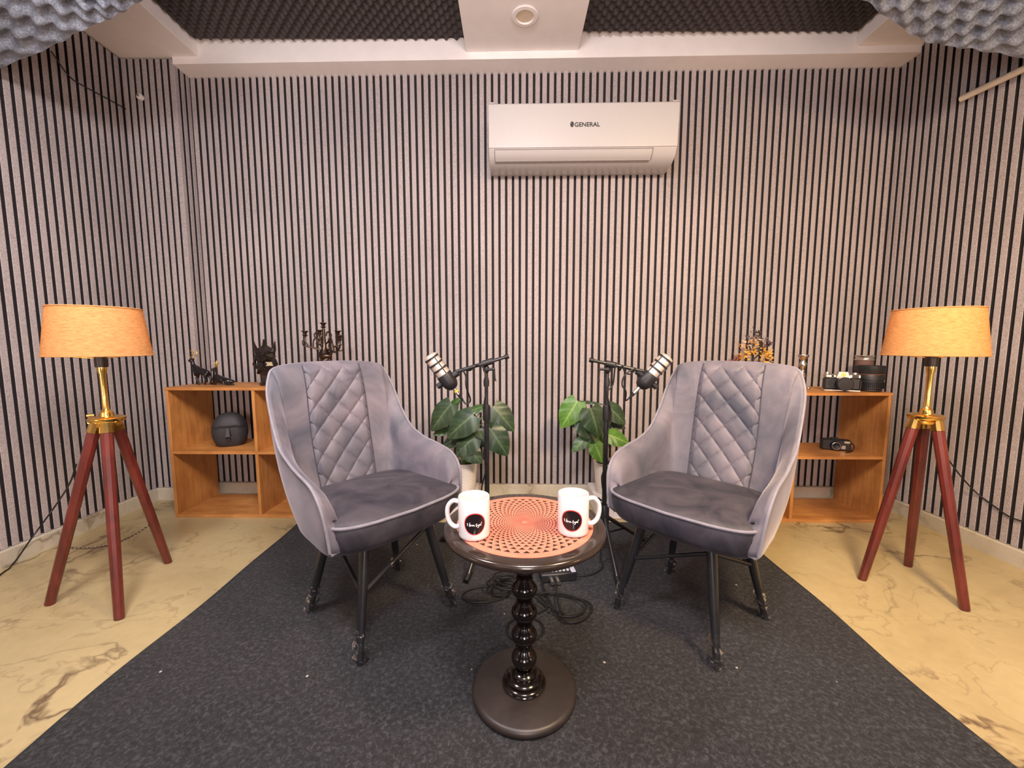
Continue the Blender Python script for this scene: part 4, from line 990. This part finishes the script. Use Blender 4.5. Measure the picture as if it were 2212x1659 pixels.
# zoom lens and lens with a silver rim
p = on_y(1893, 848, 1.99)
t = empty('camera_lens', (p.x, 2.03, SHR), 0, 'wide black zoom lens standing on the shelf top next to the film camera', 'lens')
MB().lathe([(.002, 0), (.040, 0), (.048, .004), (.048, .012), (.055, .016), (.055, .050), (.0525, .052), (.0525, .058), (.055, .060), (.055, .084), (.053, .088), (.056, .092), (.058, .128), (.055, .130), (.050, .122), (.002, .118)], 40).build('barrel', M['black_plastic'], t, True, 35)
MB().lathe([(.0545, .0865), (.0555, .0865), (.0555, .089), (.0545, .089)], 40, None, False, False).build('red_ring', M['leaf_rust'], t)
m_ = MB()
for k in range(48):
    a = k * math.pi / 24; m_.box((.0553 * math.cos(a), .0553 * math.sin(a), .034), (.0025, .0035, .028), M=None)
o = m_.build('ribbed_grip', M['black_rubber'], t, False); o['kind'] = 'stuff'
p = on_y(1866, 835, 2.14)
t = empty('camera_lens', (p.x, 2.15, SHR), 0, 'tall lens with a silver rim and brown ring standing behind the film camera', 'lens')
MB().lathe([(.002, 0), (.036, 0), (.036, .07), (.041, .085), (.041, .118), (.0385, .122), (.002, .122)], 36).build('barrel', M['black_plastic'], t, True, 35)
MB().lathe([(.0365, .121), (.0385, .122), (.0385, .150), (.0365, .151), (.002, .151)], 36, cap0=False).build('focus_ring', M['brown_ring'], t, True, 35)
MB().lathe([(.0350, .150), (.041, .152), (.042, .157), (.038, .159), (.038, .168), (.042, .174), (.043, .177), (.037, .177), (.033, .168), (.002, .166)], 36, cap0=False).build('silver_rim', M['chrome'], t, True, 35)
# silver candlestick
p = on_y(1727, 835, 2.13)
t = empty('candlestick', (p.x + .010, 2.13, SHR), 0, 'slim silver candlestick on the shelf top beside the chair back', 'candlestick')
MB().lathe([(.002, 0), (.038, 0), (.040, .004), (.034, .010), (.022, .014), (.012, .020), (.010, .035), (.016, .048), (.019, .062), (.014, .080), (.009, .096), (.011, .110), (.017, .124), (.018, .136), (.010, .146), (.012, .156), (.022, .168), (.026, .178), (.025, .182), (.018, .180), (.002, .172)], 24).build('stick', M['silver'], t, True, 50)
for k in range(6): MB().ellipsoid((.034 * math.cos(k * 1.047), .034 * math.sin(k * 1.047), .007), (.007, .007, .007), 10, 8).build('foot_bead', M['silver'], t)
# dried flowers
p = on_y(1630, 835, 2.11)
t = empty('dried_flowers', (p.x, 2.12, SHR), 0, 'dried flower branch with gold and plum blossoms behind the chair on the right', 'dried flowers')
MB().lathe([(.002, 0), (.045, 0), (.052, .02), (.050, .05), (.030, .075), (.026, .085), (.030, .09), (.002, .088)], 24).build('vase', M['bronze'], t)
twigs = [[(0, 0, .08), (.01, 0, .13), (.035, 0, .19), (.03, 0, .25)], [(0, 0, .1), (-.02, 0, .14), (.02, -.01, .19), (.05, 0, .22)], [(0, 0, .09), (-.04, 0, .12), (-.085, 0, .135)], [(0, 0, .11), (-.02, 0, .19), (-.04, 0, .24)], [(.0, 0, .12), (.05, 0, .14), (.075, 0, .16)], [(.03, 0, .2), (.02, 0, .27), (.01, 0, .31)]]
for tw in twigs: MB().tube(catmull(tw, 5), .004, 6).build('twig', M['bark'], t)
rnd = random.Random(5)
def clump(name, mat, cs, n, rad, sz):
    m_ = MB()
    for (x, y, z) in cs:
        for k in range(n):
            c_ = Vector((x, y, z)) + Vector((rnd.gauss(0, rad), rnd.gauss(0, rad * .8), rnd.gauss(0, rad))); d = Vector((rnd.gauss(0, 1), rnd.gauss(0, 1), rnd.gauss(0, 1))).normalized(); s = d.orthogonal().normalized(); u_ = d.cross(s)
            l_ = sz * (.7 + .6 * rnd.random()); w_ = l_ * .35
            m_.add([c_, c_ + d * l_ * .5 + s * w_ + u_ * .002, c_ + d * l_ + u_ * .004, c_ + d * l_ * .5 - s * w_ + u_ * .002], [(0, 1, 2), (0, 2, 3)])
    o = m_.build(name, mat, t, False); o['kind'] = 'stuff'
clump('gold_blossom', M['leaf_gold'], [(-.048, -.01, .195), (-.02, -.01, .205), (.045, -.02, .19), (.06, -.01, .165), (.03, -.01, .205), (.062, 0, .20), (-.055, 0, .17), (-.012, 0, .245), (.04, -.01, .15)], 16, .012, .020)
clump('tan_blossom', M['leaf_tan'], [(-.08, 0, .235), (-.055, 0, .22), (-.015, 0, .262), (-.055, 0, .20)], 14, .011, .018)
clump('plum_blossom', M['leaf_plum'], [(.005, .01, .295), (.018, .01, .275), (.055, .01, .25), (.075, .01, .235), (-.025, .01, .27), (.0, .01, .20), (.015, .01, .215), (.08, .01, .16)], 14, .012, .018)
clump('rust_blossom', M['leaf_rust'], [(-.11, 0, .155), (-.095, 0, .165), (-.12, 0, .14), (-.085, 0, .14), (.05, .01, .13), (.035, .01, .235)], 14, .011, .016)
# compact camera on the middle board
zs_ = SHR * .505 + .0075
p = on_y(1806, 978, 2.08)
t = empty('compact_camera', (p.x, 2.09, zs_), R(-22), 'small black compact camera lying in the upper cube of the right shelf', 'camera')
MB().box((0, 0, .030), (.128, .036, .058), bev=.006).build('body', M['black_plastic'], t)
MB().lathe([(.002, .014), (.024, .014), (.024, .030), (.021, .034), (.014, .032), (.002, .028)], 28, T(-.004, 0, .028) @ Lm).build('lens', M['black_rubber'], t, True, 40)
MB().lathe([(.016, .0315), (.019, .0345), (.0205, .0335)], 28, T(-.004, 0, .028) @ Lm, False, False).build('lens_ring', M['chrome'], t)
MB().box((.044, -.019, .048), (.026, .004, .012), bev=.001).build('flash', M['chrome'], t)
MB().box((-.006, -.004, .062), (.034, .026, .008), bev=.002).build('viewfinder', M['black_plastic'], t); MB().box((.030, -.0185, .020), (.018, .002, .018)).build('badge', M['chrome'], t)
MB().tube(catmull([(.064, -.004, .045), (.078, -.008, .030), (.070, -.012, .006), (.050, -.040, .003), (.030, -.055, .003)], 6), .0032, 6).build('strap', M['black_rubber'], t)
